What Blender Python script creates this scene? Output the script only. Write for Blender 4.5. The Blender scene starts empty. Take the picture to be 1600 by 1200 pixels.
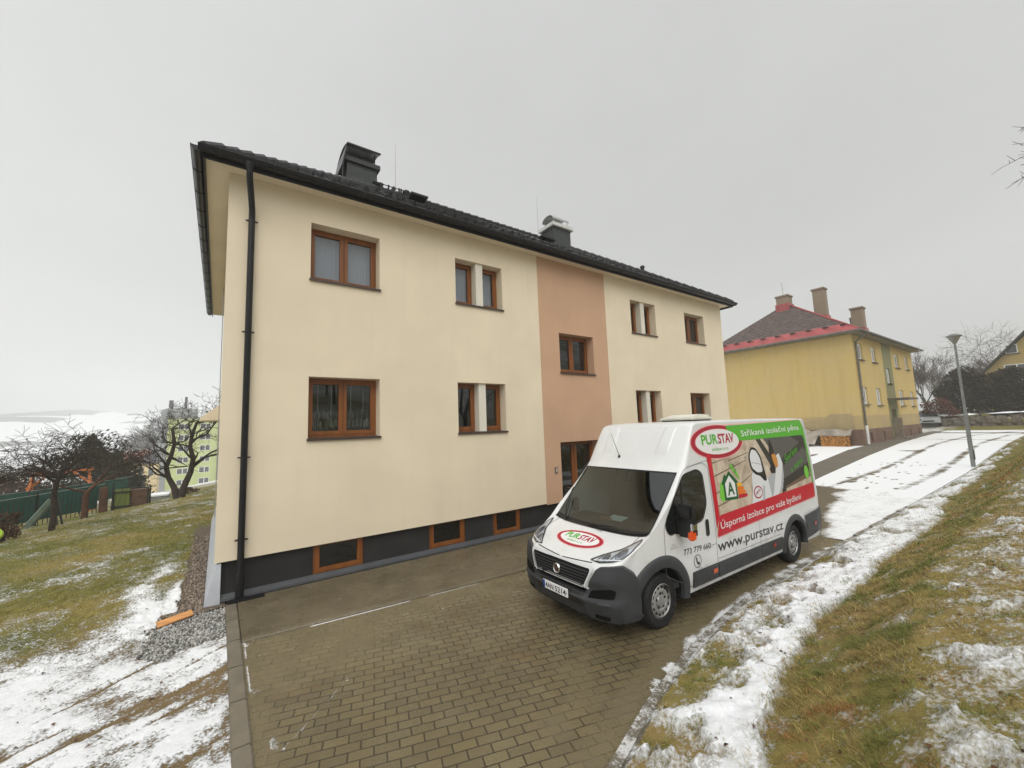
import bpy, bmesh, math, random
import numpy as np
from mathutils import Vector, Matrix
from mathutils.bvhtree import BVHTree

scene = bpy.context.scene
COL = scene.collection
PI = math.pi
R = math.radians

# ------------------------------------------------------------------ helpers
def link(o):
    COL.objects.link(o)
    return o

def tag(o, label=None, cat=None, group=None, kind=None):
    if label: o['label'] = label
    if cat: o['category'] = cat
    if group: o['group'] = group
    if kind: o['kind'] = kind
    return o

def thing(name, label, cat, loc=(0, 0, 0), rz=0.0, group=None):
    o = link(bpy.data.objects.new(name, None))
    o.empty_display_size = 0.2
    o.location = loc
    o.rotation_euler = (0, 0, rz)
    return tag(o, label, cat, group)

def origin(o):
    p = Vector((0, 0, 0))
    while o is not None:
        p += o.location
        o = o.parent
    return p

def pydata(name, v, f, mats, midx=None, parent=None, smooth=False, world=True, attrs=None):
    """v: (n,3) sequence, f: list of tuples or (m,k) array"""
    v = np.asarray(v, dtype=np.float32)
    if parent is not None and world:
        v = v - np.array(origin(parent), dtype=np.float32)
    me = bpy.data.meshes.new(name)
    if isinstance(f, np.ndarray):
        n, k = f.shape
        me.vertices.add(len(v)); me.vertices.foreach_set('co', v.ravel())
        me.loops.add(n * k); me.loops.foreach_set('vertex_index', f.astype(np.int32).ravel())
        me.polygons.add(n)
        me.polygons.foreach_set('loop_start', np.arange(0, n * k, k, dtype=np.int32))
        me.polygons.foreach_set('loop_total', np.full(n, k, dtype=np.int32))
        me.update(calc_edges=True)
    else:
        me.from_pydata([tuple(p) for p in v], [], f)
    if not isinstance(mats, (list, tuple)): mats = [mats]
    for m in mats: me.materials.append(m)
    if midx is not None:
        me.polygons.foreach_set('material_index', np.asarray(midx, dtype=np.int32))
    if smooth is True:
        me.polygons.foreach_set('use_smooth', np.ones(len(me.polygons), dtype=bool))
    if attrs:
        for an, av in attrs.items():
            av = np.asarray(av, dtype=np.float32)
            if av.ndim == 1:
                a = me.attributes.new(an, 'FLOAT', 'POINT'); a.data.foreach_set('value', av)
            else:
                a = me.attributes.new(an, 'FLOAT_COLOR', 'POINT'); a.data.foreach_set('color', av.ravel())
    me.validate(); me.update()
    o = link(bpy.data.objects.new(name, me))
    if parent is not None: o.parent = parent
    return o

class MB:
    def __init__(s): s.v = []; s.f = []; s.m = []
    def add(s, vs, fs, m=0):
        b = len(s.v); s.v += [tuple(p) for p in vs]
        for q in fs: s.f.append(tuple(b + i for i in q)); s.m.append(m)
    def quad(s, a, b, c, d, m=0): s.add([a, b, c, d], [(0, 1, 2, 3)], m)
    def box(s, x0, y0, z0, x1, y1, z1, m=0, skip=''):
        vs = [(x0,y0,z0),(x1,y0,z0),(x1,y1,z0),(x0,y1,z0),(x0,y0,z1),(x1,y0,z1),(x1,y1,z1),(x0,y1,z1)]
        fs = {'b':(0,3,2,1),'t':(4,5,6,7),'f':(0,1,5,4),'k':(2,3,7,6),'l':(3,0,4,7),'r':(1,2,6,5)}
        s.add(vs, [q for k, q in fs.items() if k not in skip], m)
    def bbox(s, x0, y0, z0, x1, y1, z1, b=0.01, m=0):
        """box with chamfered edges"""
        bm = bmesh.new()
        bmesh.ops.create_cube(bm, size=1.0)
        for v in bm.verts:
            v.co = Vector(((x0+x1)/2+v.co.x*(x1-x0), (y0+y1)/2+v.co.y*(y1-y0), (z0+z1)/2+v.co.z*(z1-z0)))
        bmesh.ops.bevel(bm, geom=bm.edges[:], offset=b, segments=2, affect='EDGES')
        s.addbm(bm, m)
    def addbm(s, bm, m=0):
        bm.verts.index_update()
        s.add([v.co[:] for v in bm.verts], [tuple(v.index for v in f.verts) for f in bm.faces], m)
        bm.free()
    def obox(s, c, ax, ay, az, m=0):
        """oriented box: centre, three half-axis vectors"""
        c = Vector(c); ax = Vector(ax); ay = Vector(ay); az = Vector(az)
        vs = [c+sx*ax+sy*ay+sz*az for sz in (-1,1) for sx, sy in ((-1,-1),(1,-1),(1,1),(-1,1))]
        s.add(vs, [(0,3,2,1),(4,5,6,7),(0,1,5,4),(2,3,7,6),(3,0,4,7),(1,2,6,5)], m)
    def bar(s, a, b, w, h, m=0):
        a = Vector(a); b = Vector(b); d = (b-a); L = d.length; d.normalize()
        up = Vector((0,0,1)) if abs(d.z) < .95 else Vector((1,0,0))
        sd = d.cross(up).normalized(); up = sd.cross(d)
        s.obox((a+b)/2, d*L/2, sd*w/2, up*h/2, m)
    def tube(s, pts, r, n=8, m=0, caps=True):
        pts = [Vector(p) for p in pts]
        if not hasattr(r, '__len__'): r = [r]*len(pts)
        b = len(s.v); k = len(pts); ref = None
        for i, p in enumerate(pts):
            d = (pts[min(i+1,k-1)] - pts[max(i-1,0)])
            if d.length < 1e-9: d = Vector((0,0,1))
            d.normalize()
            if ref is None: ref = Vector((1,0,0)) if abs(d.x) < .8 else Vector((0,1,0))
            sx = (ref - d*ref.dot(d))
            if sx.length < 1e-6: sx = d.orthogonal()
            sx.normalize(); ref = sx; sy = d.cross(sx)
            for j in range(n):
                a = 2*PI*j/n
                s.v.append(tuple(p + (sx*math.cos(a)+sy*math.sin(a))*r[i]))
        for i in range(k-1):
            for j in range(n):
                s.f.append((b+i*n+j, b+i*n+(j+1)%n, b+(i+1)*n+(j+1)%n, b+(i+1)*n+j)); s.m.append(m)
        if caps and n > 2:
            s.f.append(tuple(b+j for j in range(n-1,-1,-1))); s.m.append(m)
            s.f.append(tuple(b+(k-1)*n+j for j in range(n))); s.m.append(m)
    def lathe(s, prof, c=(0,0,0), axis='z', n=24, m=0, a0=0, a1=2*PI):
        """prof: list of (r, h)"""
        b = len(s.v); full = abs(a1-a0-2*PI) < 1e-6; cols = n if full else n+1
        for r, h in prof:
            for j in range(cols):
                a = a0+(a1-a0)*j/n; u, w = r*math.cos(a), r*math.sin(a)
                p = (u,w,h) if axis=='z' else ((u,h,w) if axis=='y' else (h,u,w))
                s.v.append((c[0]+p[0], c[1]+p[1], c[2]+p[2]))
        for i in range(len(prof)-1):
            for j in range(n):
                j2 = (j+1)%cols if full else j+1
                s.f.append((b+i*cols+j, b+i*cols+j2, b+(i+1)*cols+j2, b+(i+1)*cols+j)); s.m.append(m)
    def prism(s, poly, ext, m=0):
        """poly: 3-D points in a plane; ext: extrusion vector"""
        n = len(poly); e = Vector(ext)
        vs = [Vector(p) for p in poly]; vs2 = [p+e for p in vs]
        fs = [tuple(range(n-1,-1,-1)), tuple(range(n,2*n))]+[(i,(i+1)%n,n+(i+1)%n,n+i) for i in range(n)]
        s.add(vs+vs2, fs, m)
    def grid(s, P, m=0, skip=None):
        """P: rows of points"""
        b = len(s.v); nr = len(P); nc = len(P[0])
        for row in P: s.v += [tuple(p) for p in row]
        for i in range(nr-1):
            for j in range(nc-1):
                if skip and skip(i, j): continue
                s.f.append((b+i*nc+j, b+i*nc+j+1, b+(i+1)*nc+j+1, b+(i+1)*nc+j)); s.m.append(m)
    def build(s, name, mats, parent=None, smooth=False, world=True, angle=None, **kw):
        o = pydata(name, s.v, s.f, mats, s.m, parent, smooth or angle is not None, world)
        if angle is not None:
            bm = bmesh.new(); bm.from_mesh(o.data)
            bmesh.ops.recalc_face_normals(bm, faces=bm.faces[:])
            for e in bm.edges:
                if len(e.link_faces) == 2 and e.calc_face_angle(0) > R(angle): e.smooth = False
            bm.to_mesh(o.data); bm.free()
        if kw: tag(o, **kw)
        return o

# ------------------------------------------------------------------ noise (numpy)
def _h(ix, iy, seed):
    n = (ix.astype(np.int64)*374761393 + iy.astype(np.int64)*668265263 + seed*1274126177) & 0xffffffff
    n = ((n ^ (n >> 13))*1274126177) & 0xffffffff
    return ((n ^ (n >> 16)) & 0xffff)/65535.0
def vnoise(x, y, seed=0):
    x = np.asarray(x, float); y = np.asarray(y, float)
    ix = np.floor(x); iy = np.floor(y); fx = x-ix; fy = y-iy
    fx = fx*fx*(3-2*fx); fy = fy*fy*(3-2*fy)
    a = _h(ix,iy,seed); b = _h(ix+1,iy,seed); c = _h(ix,iy+1,seed); d = _h(ix+1,iy+1,seed)
    return a+(b-a)*fx+(c-a)*fy+(a-b-c+d)*fx*fy
def fbm(x, y, seed=0, o=4, g=.5):
    t = 0; a = 1; s = 0
    for i in range(o):
        t = t+a*vnoise(x*2**i+17.3*i, y*2**i-9.1*i, seed+i); s += a; a *= g
    return t/s
def sstep(a, b, x):
    t = np.clip((np.asarray(x, float)-a)/(b-a), 0, 1); return t*t*(3-2*t)

# ------------------------------------------------------------------ materials
MATS = {}
def newmat(name):
    m = bpy.data.materials.new(name); m.use_nodes = True
    nt = m.node_tree; nt.nodes.clear()
    return m, nt
class NT:
    def __init__(s, nt): s.nt = nt
    def n(s, typ, **kw):
        nd = s.nt.nodes.new(typ)
        for k, v in kw.items():
            if k.startswith('i_'):
                nd.inputs[k[2:].replace('_', ' ')].default_value = v
            else: setattr(nd, k, v)
        return nd
    def l(s, a, b): s.nt.links.new(a, b)
    def coord(s, kind='Object'):
        return s.n('ShaderNodeTexCoord').outputs[kind]
    def pos(s): return s.n('ShaderNodeNewGeometry').outputs['Position']
    def noise(s, vec, scale, detail=4, rough=.55, dist=0, sc=None):
        if sc is not None:
            mp = s.n('ShaderNodeMapping'); mp.inputs['Scale'].default_value = sc; s.l(vec, mp.inputs[0]); vec = mp.outputs[0]
        nd = s.n('ShaderNodeTexNoise'); s.l(vec, nd.inputs['Vector'])
        nd.inputs['Scale'].default_value = scale; nd.inputs['Detail'].default_value = detail
        nd.inputs['Roughness'].default_value = rough; nd.inputs['Distortion'].default_value = dist
        return nd.outputs['Fac']
    def ramp(s, fac, stops, interp='LINEAR'):
        nd = s.n('ShaderNodeValToRGB'); s.l(fac, nd.inputs[0]); cr = nd.color_ramp; cr.interpolation = interp
        while len(cr.elements) < len(stops): cr.elements.new(.5)
        for e, (p, c) in zip(cr.elements, stops):
            e.position = p; e.color = (c, c, c, 1) if not hasattr(c, '__len__') else (*c[:3], 1)
        return nd.outputs[0]
    def mix(s, fac, a, b, mode='MIX'):
        nd = s.n('ShaderNodeMix', data_type='RGBA', blend_type=mode)
        for i, x in ((0, fac), (6, a), (7, b)):
            if hasattr(x, 'is_linked') or hasattr(x, 'links'): s.l(x, nd.inputs[i])
            elif hasattr(x, '__len__'): nd.inputs[i].default_value = (*x[:3], 1)
            else: nd.inputs[i].default_value = x
        return nd.outputs[2]
    def math(s, op, a, b=0.0, clamp=False):
        nd = s.n('ShaderNodeMath', operation=op, use_clamp=clamp)
        for i, x in ((0, a), (1, b)):
            if hasattr(x, 'links'): s.l(x, nd.inputs[i])
            else: nd.inputs[i].default_value = x
        return nd.outputs[0]
    def attr(s, name): return s.n('ShaderNodeAttribute', attribute_name=name)
    def bump(s, h, strength=.3, dist=.02, nrm=None):
        nd = s.n('ShaderNodeBump'); nd.inputs['Strength'].default_value = strength; nd.inputs['Distance'].default_value = dist
        s.l(h, nd.inputs['Height'])
        if nrm is not None: s.l(nrm, nd.inputs['Normal'])
        return nd.outputs[0]
    def out(s, sh, vol=None):
        o = s.n('ShaderNodeOutputMaterial'); s.l(sh, o.inputs['Surface'])
    def pbsdf(s, col=None, rough=None, spec=None, metal=None, nrm=None, coat=None):
        b = s.n('ShaderNodeBsdfPrincipled')
        for k, x in (('Base Color', col), ('Roughness', rough), ('Specular IOR Level', spec), ('Metallic', metal), ('Normal', nrm), ('Coat Weight', coat)):
            if x is None: continue
            if hasattr(x, 'links'): s.l(x, b.inputs[k])
            elif hasattr(x, '__len__'): b.inputs[k].default_value = (*x[:3], 1)
            else: b.inputs[k].default_value = x
        return b.outputs[0]

def srgb(r, g, b):
    f = lambda c: (c/255/12.92) if c/255 <= .04045 else ((c/255+.055)/1.055)**2.4
    return (f(r), f(g), f(b))

def M(name, col, rough=.6, spec=.4, metal=0, var=.12, scale=3.0, bump=0, bscale=60, col2=None, stretch=None, coat=None, bdist=.01):
    if name in MATS: return MATS[name]
    m, nt = newmat(name); t = NT(nt)
    c = t.pos()
    f = t.noise(c, scale, 5, .6, sc=stretch)
    f = t.ramp(f, [(.3, 0.0), (.7, 1.0)])
    a = tuple(x*(1-var) for x in col); b = tuple(min(1, x*(1+var)) for x in col) if col2 is None else col2
    cc = t.mix(f, a, b)
    f2 = t.noise(c, scale*9, 3, .6, sc=stretch)
    cc = t.mix(t.math('MULTIPLY', f2, var*1.0), cc, tuple(x*.55 for x in col))
    r = t.math('ADD', t.math('MULTIPLY', t.noise(c, scale*2.3, 3), .16), rough-.08)
    nrm = None
    if bump: nrm = t.bump(t.noise(c, bscale, 4, .6, sc=stretch), bump, bdist)
    t.out(t.pbsdf(cc, r, spec, metal, nrm, coat))
    MATS[name] = m
    return m

def glass_mat(name, tint=(.75,.8,.8), rough=.02, trans=.85, refl=.08):
    if name in MATS: return MATS[name]
    m, nt = newmat(name); t = NT(nt)
    lw = t.n('ShaderNodeLayerWeight'); lw.inputs[0].default_value = .5
    fac = t.math('ADD', t.math('MULTIPLY', t.math('POWER', lw.outputs['Facing'], 4.0), .85), refl, True)
    tr = t.n('ShaderNodeBsdfTransparent'); tr.inputs[0].default_value = (*[x*trans for x in tint], 1)
    gl = t.n('ShaderNodeBsdfGlossy'); gl.inputs['Roughness'].default_value = rough; gl.inputs[0].default_value = (.95,.97,1,1)
    nz = t.bump(t.noise(t.pos(), 1.3, 2), .02, .05); t.l(nz, gl.inputs['Normal'])
    mx = t.n('ShaderNodeMixShader'); t.l(fac, mx.inputs[0]); t.l(tr.outputs[0], mx.inputs[1]); t.l(gl.outputs[0], mx.inputs[2])
    t.out(mx.outputs[0]); MATS[name] = m
    return m

# ------------------------------------------------------------------ text
def text_mesh(body, size=1.0, bold=0.0, shear=0.0, align='CENTER', spacing=1.0):
    """returns a bmesh of the flat text in the XY plane, height of capitals about 0.7*size"""
    cu = bpy.data.curves.new('lettering', 'FONT'); cu.body = body; cu.size = size; cu.offset = bold; cu.shear = shear
    cu.align_x = align; cu.space_character = spacing; cu.resolution_u = 3; cu.fill_mode = 'FRONT'
    o = bpy.data.objects.new('lettering', cu); COL.objects.link(o)
    dg = bpy.context.evaluated_depsgraph_get()
    me = bpy.data.meshes.new_from_object(o.evaluated_get(dg))
    bm = bmesh.new(); bm.from_mesh(me)
    bpy.data.objects.remove(o); bpy.data.curves.remove(cu); bpy.data.meshes.remove(me)
    return bm
def fit(bm, x0, x1, y0=None, y1=None, base=None, h=None):
    """scale a flat bmesh to a box"""
    xs = [v.co.x for v in bm.verts]; ys = [v.co.y for v in bm.verts]
    ax, bx, ay, by = min(xs), max(xs), min(ys), max(ys)
    for v in bm.verts:
        v.co.x = x0+(v.co.x-ax)/(bx-ax)*(x1-x0)
        if y0 is not None: v.co.y = y0+(v.co.y-ay)/(by-ay)*(y1-y0)
    return bm
def poly_bm(pts):
    bm = bmesh.new(); f = bm.faces.new([bm.verts.new((p[0], p[1], 0)) for p in pts])
    bmesh.ops.triangulate(bm, faces=[f])
    return bm
def ellipse(cx, cy, a, b, n=40):
    return [(cx+a*math.cos(2*PI*i/n), cy+b*math.sin(2*PI*i/n)) for i in range(n)]
def slice_bm(bm, axis, step):
    vs = [v.co[axis] for v in bm.verts]; lo, hi = min(vs), max(vs)
    k = math.floor(lo/step)+1
    no = Vector((1,0,0)) if axis == 0 else Vector((0,1,0))
    while k*step < hi-1e-5:
        bmesh.ops.bisect_plane(bm, geom=bm.verts[:]+bm.edges[:]+bm.faces[:], plane_co=no*k*step, plane_no=no)
        k += 1
    return bm

# ------------------------------------------------------------------ ground shape
TOE = ([-8,-3,0,1.5,2.6,3.6,4.7,6.1,9.5,15,22.8,35,46,54,60,90],[1.0,1.3,1.75,2.15,2.46,2.80,3.04,3.24,3.32,3.12,2.85,2.80,2.65,0.6,-3,-12])
BANK = ([0,.12,.35,1.1,1.55,2.0,2.6,3.2,5,10,16,30,60,200],[.0,.05,.10,.24,.50,.82,1.0,1.10,1.32,2.0,3.4,8.0,15.0,18.0])
def hr(x):
    return .03*np.clip(np.asarray(x,float)-10,0,26)+.010*np.clip(np.asarray(x,float)-36,0,200)
def toe(x): return np.interp(x, *TOE)
def height(x, y):
    x = np.asarray(x,float); y = np.asarray(y,float)
    base = hr(x)
    d = toe(x)-y
    b = np.interp(d, *BANK)*(d > 0)*(1+.8*sstep(12,24,x)*sstep(60,46,x))
    yc = np.clip(26.3+(x+.24)*1.85, 11, 27)
    over = np.clip(y-yc, 0, 1e6)
    fall = -np.minimum(.065*np.minimum(over,12)+.075*np.clip(over-12,0,50)+.12*np.maximum(over-62,0), 13.0)*sstep(40, 8, x)
    fall = fall*np.where(over > 0, 1, 0)
    left = -.05*np.clip(-x-4, 0, 60)*sstep(14, 8, y)*0
    hills = np.clip(y-330,0,1e6)*.028*(1+.3*np.sin(x*.011)+.2*np.sin(x*.023+1))
    rise = 1.0*sstep(52,60,x)*sstep(16,10,y) + .03*np.clip(x-60,0,400)*sstep(20,8,y)
    return base+b+fall+hills+rise+left
# ------------------------------------------------------------------ camera, light, sky
cam = bpy.data.cameras.new('camera'); co = link(bpy.data.objects.new('camera', cam))
cam.sensor_width = 36; cam.lens = 638/1600*36; cam.clip_end = 5000; cam.clip_start = .05
co.matrix_world = Matrix(((0.81414811,-0.03247295,-0.57974854,0),(-0.57956432,-0.10667594,-0.80791426,0),(-0.03560986,0.99376343,-0.10567018,2.7),(0,0,0,1)))
scene.camera = co
scene.view_settings.view_transform = 'Standard'; scene.view_settings.look = 'None'
scene.view_settings.gamma = 1; scene.view_settings.exposure = 0.46
SUN_EL, SUN_AZ = R(52), R(212)      # behind the camera, a little to the left
sd = Vector((math.sin(SUN_AZ)*math.cos(SUN_EL), math.cos(SUN_AZ)*math.cos(SUN_EL), math.sin(SUN_EL)))
sl = bpy.data.lights.new('sun', 'SUN'); sl.energy = 1.5; sl.angle = R(60); sl.color = (1,.97,.92)
so = link(bpy.data.objects.new('sun', sl)); so.rotation_euler = sd.to_track_quat('Z','Y').to_euler(); so.location = (0,-20,60)

w = bpy.data.worlds.new('World'); scene.world = w; w.use_nodes = True
t = NT(w.node_tree); w.node_tree.nodes.clear()
sky = t.n('ShaderNodeTexSky', sky_type='NISHITA'); sky.sun_disc = False; sky.sun_elevation = SUN_EL; sky.sun_rotation = SUN_AZ
sky.dust_density = 4; sky.air_density = 1
hs = t.n('ShaderNodeHueSaturation'); hs.inputs['Saturation'].default_value = .12; t.l(sky.outputs[0], hs.inputs['Color'])
gen = t.coord('Generated')
def dot(vec):
    d = t.n('ShaderNodeVectorMath', operation='DOT_PRODUCT'); t.l(gen, d.inputs[0]); d.inputs[1].default_value = vec
    return d.outputs['Value']
cl = t.noise(gen, 1.6, 4, .5, .6, sc=(1,1,2.2))
lum = t.math('ADD', dot((-2.2,-1.7,.75)), 6.1)
lum = t.math('MULTIPLY', lum, t.math('ADD', t.math('MULTIPLY', cl, .26), .87))
cc = t.mix(1.0, lum, (.985,1.0,.99), 'MULTIPLY')
fin = t.mix(.86, hs.outputs[0], cc)
bg = t.n('ShaderNodeBackground'); t.l(fin, bg.inputs[0]); bg.inputs[1].default_value = .1
ow = t.n('ShaderNodeOutputWorld'); t.l(bg.outputs[0], ow.inputs[0])

# ------------------------------------------------------------------ haze
hm, nt = newmat('haze'); t = NT(nt)
pv = t.n('ShaderNodeVolumePrincipled'); pv.inputs['Color'].default_value = (.95,.96,.965,1); pv.inputs['Density'].default_value = .0014; scene.cycles.volume_bounces = 2
o_ = t.n('ShaderNodeOutputMaterial'); t.l(pv.outputs[0], o_.inputs['Volume'])
hb = MB(); hb.box(-760,-160,-18,460,1260,125)
hz = hb.build('haze', hm, label='thin pale mist filling the air over the valley', cat='haze', kind='stuff')

# ------------------------------------------------------------------ ground materials
def ground_mat(name, thr=.5, wid=.07, n1=.55, n2=.35, s1=34, s2=7, bump=.5):
    """attribute 'tint' is the bare ground's own colour, attribute 'snow' how much snow lies"""
    m, nt = newmat(name); t = NT(nt); p = t.pos()
    sn = t.attr('snow').outputs['Fac']; tint = t.attr('tint').outputs['Color']
    na = t.noise(p, s1, 5, .65); nb = t.noise(p, s2, 4, .6)
    f = t.math('ADD', sn, t.math('MULTIPLY', t.math('SUBTRACT', na, .5), n1))
    f = t.math('ADD', f, t.math('MULTIPLY', t.math('SUBTRACT', nb, .5), n2))
    f = t.ramp(f, [(thr-wid, 0.0), (thr+wid, 1.0)])
    fine = t.noise(p, 95, 4, .7)
    bare = t.mix(t.ramp(fine, [(.3,0.0),(.7,1.0)]), t.mix(1.0, tint, (.5,.5,.5), 'MULTIPLY'), t.mix(1.0, tint, (1.45,1.4,1.35), 'MULTIPLY'))
    bare = t.mix(t.ramp(t.noise(p, 17, 3, .6), [(.45,0.0),(.75,.6)]), bare, t.mix(1.0, tint, (.72,.6,.5), 'MULTIPLY'))
    sc = t.mix(t.ramp(t.noise(p, 23, 4, .6), [(.3,0.0),(.75,1.0)]), (.74,.76,.79), (.90,.91,.92))
    col = t.mix(f, bare, sc)
    rough = t.math('ADD', t.math('MULTIPLY', f, -.25), .85)
    h = t.math('ADD', t.math('MULTIPLY', f, .8), t.math('MULTIPLY', fine, .5))
    h = t.math('ADD', h, t.math('MULTIPLY', na, .5))
    t.out(t.pbsdf(col, rough, .25, nrm=t.bump(h, bump, .02)))
    return m
G_LAWN = ground_mat('lawn_mix', n1=1.15, n2=.5, s1=38, s2=9, wid=.11, bump=.8); G_BANK = ground_mat('bank_mix', s1=30, s2=8, bump=.8, n1=1.0, n2=.4, wid=.17)
G_FAR = ground_mat('far_mix', n1=.3, n2=.3, s1=.25, s2=.02, bump=.1)
G_ROAD = ground_mat('road_mix', wid=.12, n1=.35, n2=.25, s1=11, s2=2.2, bump=.25)

def lerp3(a, b, t):
    t = np.asarray(t)[..., None]; return np.asarray(a)*(1-t)+np.asarray(b)*t
def rgba(c): return np.concatenate([c, np.ones(c.shape[:-1]+(1,))], -1).reshape(-1, 4)
def gridfaces(nr, nc, keep=None):
    i, j = np.meshgrid(np.arange(nr-1), np.arange(nc-1), indexing='ij')
    a = (i*nc+j); f = np.stack([a, a+1, a+nc+1, a+nc], -1)
    if keep is not None: f = f[keep]
    return f.reshape(-1, 4)
def sheet(name, xs, ys, zfun, mat, snow, tint, **kw):
    X, Y = np.meshgrid(xs, ys, indexing='ij') if not callable(ys) else (None, None)
    if callable(ys):
        X, Y = ys(xs)
    Z = zfun(X, Y)
    S = snow(X, Y); T = tint(X, Y)
    o = pydata(name, np.stack([X,Y,Z],-1).reshape(-1,3), gridfaces(*X.shape)[:, ::-1] if False else gridfaces(*X.shape), mat, smooth=True,
               attrs={'snow': S.ravel(), 'tint': rgba(T)})
    return tag(o, **kw)

GREEN = (.115,.125,.024); YELL = (.235,.195,.060); STRAW = (.30,.215,.095); BROWN = (.13,.088,.052); MUD = (.10,.085,.062)

# far terrain -----------------------------------------------------------------
ax = np.concatenate([np.linspace(-700,-60,33)[:-1], np.linspace(-60,80,106)[:-1], np.linspace(80,420,24)])
ay = np.concatenate([np.linspace(-120,-12,14)[:-1], np.linspace(-12,120,111)[:-1], np.linspace(120,340,23)[:-1], np.linspace(340,1220,60)])
def far_h(x, y):
    z = height(x, y)
    near = (x > -9.5) & (x < 58) & (y > -10.5) & (y < 31.5)
    z = z-np.where(near, .25, .02)
    hill = np.clip(y-340,0,1e6)
    z = z+hill*.075*(1+.22*np.sin(x*.008+.6)+.12*np.sin(x*.021))+np.where(y > 340, 10*(fbm(x*.01,y*.01,5)-.5), 0)
    return z
def far_snow(x, y):
    s = .42+.5*(fbm(x*.05,y*.05,11)-.5)
    s = np.where(y > 40, .55+.5*(fbm(x*.02,y*.02,12)-.5), s)
    forest = fbm(x*.0075+3, y*.0045, 14, 3)
    s = np.where(y > 420, np.where(forest > .56, .15, .9), s)
    s = np.where((x > 52) & (y < 40), .45+.6*(fbm(x*.2,y*.2,13)-.5), s)
    return s
def far_tint(x, y):
    c = lerp3(GREEN, YELL, fbm(x*.1,y*.1,3)); return np.where((y > 420)[...,None], np.array((.045,.05,.04)), c*.9)
sheet('terrain', ax, ay, far_h, G_FAR, far_snow, far_tint, label='valley ground and snowy hills rising beyond the houses', cat='terrain', kind='structure')

# lawn left of the drive ---------------------------------------------------------
lx = np.concatenate([np.linspace(-9,-3.2,40)[:-1], np.linspace(-3.2,.168,150)])
ly = np.concatenate([np.linspace(1.5,4.4,20)[:-1], np.linspace(4.4,12,240)[:-1], np.linspace(12,31,160)])
def wall_gravel(x, y):
    """gravel strip along the side wall and the patch at the corner of the drive"""
    n = fbm(x*4,y*4,31)
    a = sstep(-.52,-.40,x+.12*(n-.5))*sstep(8.3,8.5,y)*sstep(17,15.5,y)
    b = sstep(-.95,-.45,x+.55*(n-.5)-.25*np.clip(y-7.3,-1,1)*0)*sstep(6.85,7.35,y+.9*(n-.5)-.35*x*0)*(y < 8.6)
    return np.clip(np.maximum(a,b),0,1)
def lawn_snow(x, y):
    n = fbm(x*1.3,y*1.3,21); u = (x*.83+y*.55); v = (-x*.55+y*.83)
    st = fbm(u*1.2,v*5.5,22)
    path = sstep(7.5,6.7,y+.5*(n-.5)+.12*x)
    s = .30+.45*(n-.45)+.35*(fbm(x*4,y*4,33)-.5)
    mixz = sstep(9.8,7.4,y+.9*(n-.5)+.15*x)*.24
    s = s+mixz+sstep(-.5,-.9,x)*0
    s = s+.30*np.exp(-((x+.95+.15*np.sin(y*2))/.22)**2)*sstep(8.0,8.6,y)*sstep(13.5,10.5,y)
    s = s+.5*np.exp(-((x+.50-.03*(9-y))/.11)**2)*sstep(8.1,8.5,y)*sstep(11.0,9.4,y)
    s = s*(1-path)+path*(.60+.60*(st-.5)+.55*(n-.5)+.75*(fbm(x*4,y*4,29)-.5))
    tr = np.zeros_like(x)
    for c, wd in ((4.75,.016),(5.22,.026),(5.62,.014),(6.02,.012)):
        tr = np.maximum(tr, np.exp(-((v-c+.10*np.sin(u*1.3+c*3)+.03*(n-.5))/wd)**2)*sstep(.25,.6,vnoise(u*1.9,np.full_like(u,c*7),9)))
    s = s-path*tr*.6
    s = s+.16*sstep(20,27,y)*(n-.5)
    return np.where(wall_gravel(x,y) > .5, .06+.30*sstep(7.3,6.9,y), s)
def lawn_tint(x, y):
    n = fbm(x*.8,y*.8,24); c = lerp3(GREEN, YELL, np.clip((n-.3)*2.2,0,1))
    b = sstep(9.0,7.3,y+.8*(fbm(x*2,y*2,25)-.5)); c = c*(1-.75*b[...,None])+np.array(BROWN)*1.5*.75*b[...,None]
    g = np.exp(-((x+.7)/.25)**2-((y-9.2)/.8)**2); c = c*(1-.7*g[...,None])+np.array((.045,.085,.012))*.7*g[...,None]
    wg = wall_gravel(x,y)[...,None]
    return c*(1-wg)+wg*lerp3((.13,.105,.08),(.17,.165,.155), sstep(8.5,7.8,y))
def lawn_h(x, y):
    z = height(np.minimum(x,-.01),y)-.012
    s = lawn_snow(x,y)
    tuft = fbm(x*9,y*9,26)
    return z+.028*sstep(.45,.8,s)+.11*(tuft-.5)*sstep(7.0,7.8,y)*(1-wall_gravel(x,y))*sstep(.1,-.1,x)+.018*(fbm(x*14,y*14,27)-.5)
sheet('lawn', lx, ly, lawn_h, G_LAWN, lawn_snow, lawn_tint, label='patchy lawn and snowy path left of the paved drive', cat='lawn', kind='structure')

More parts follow.
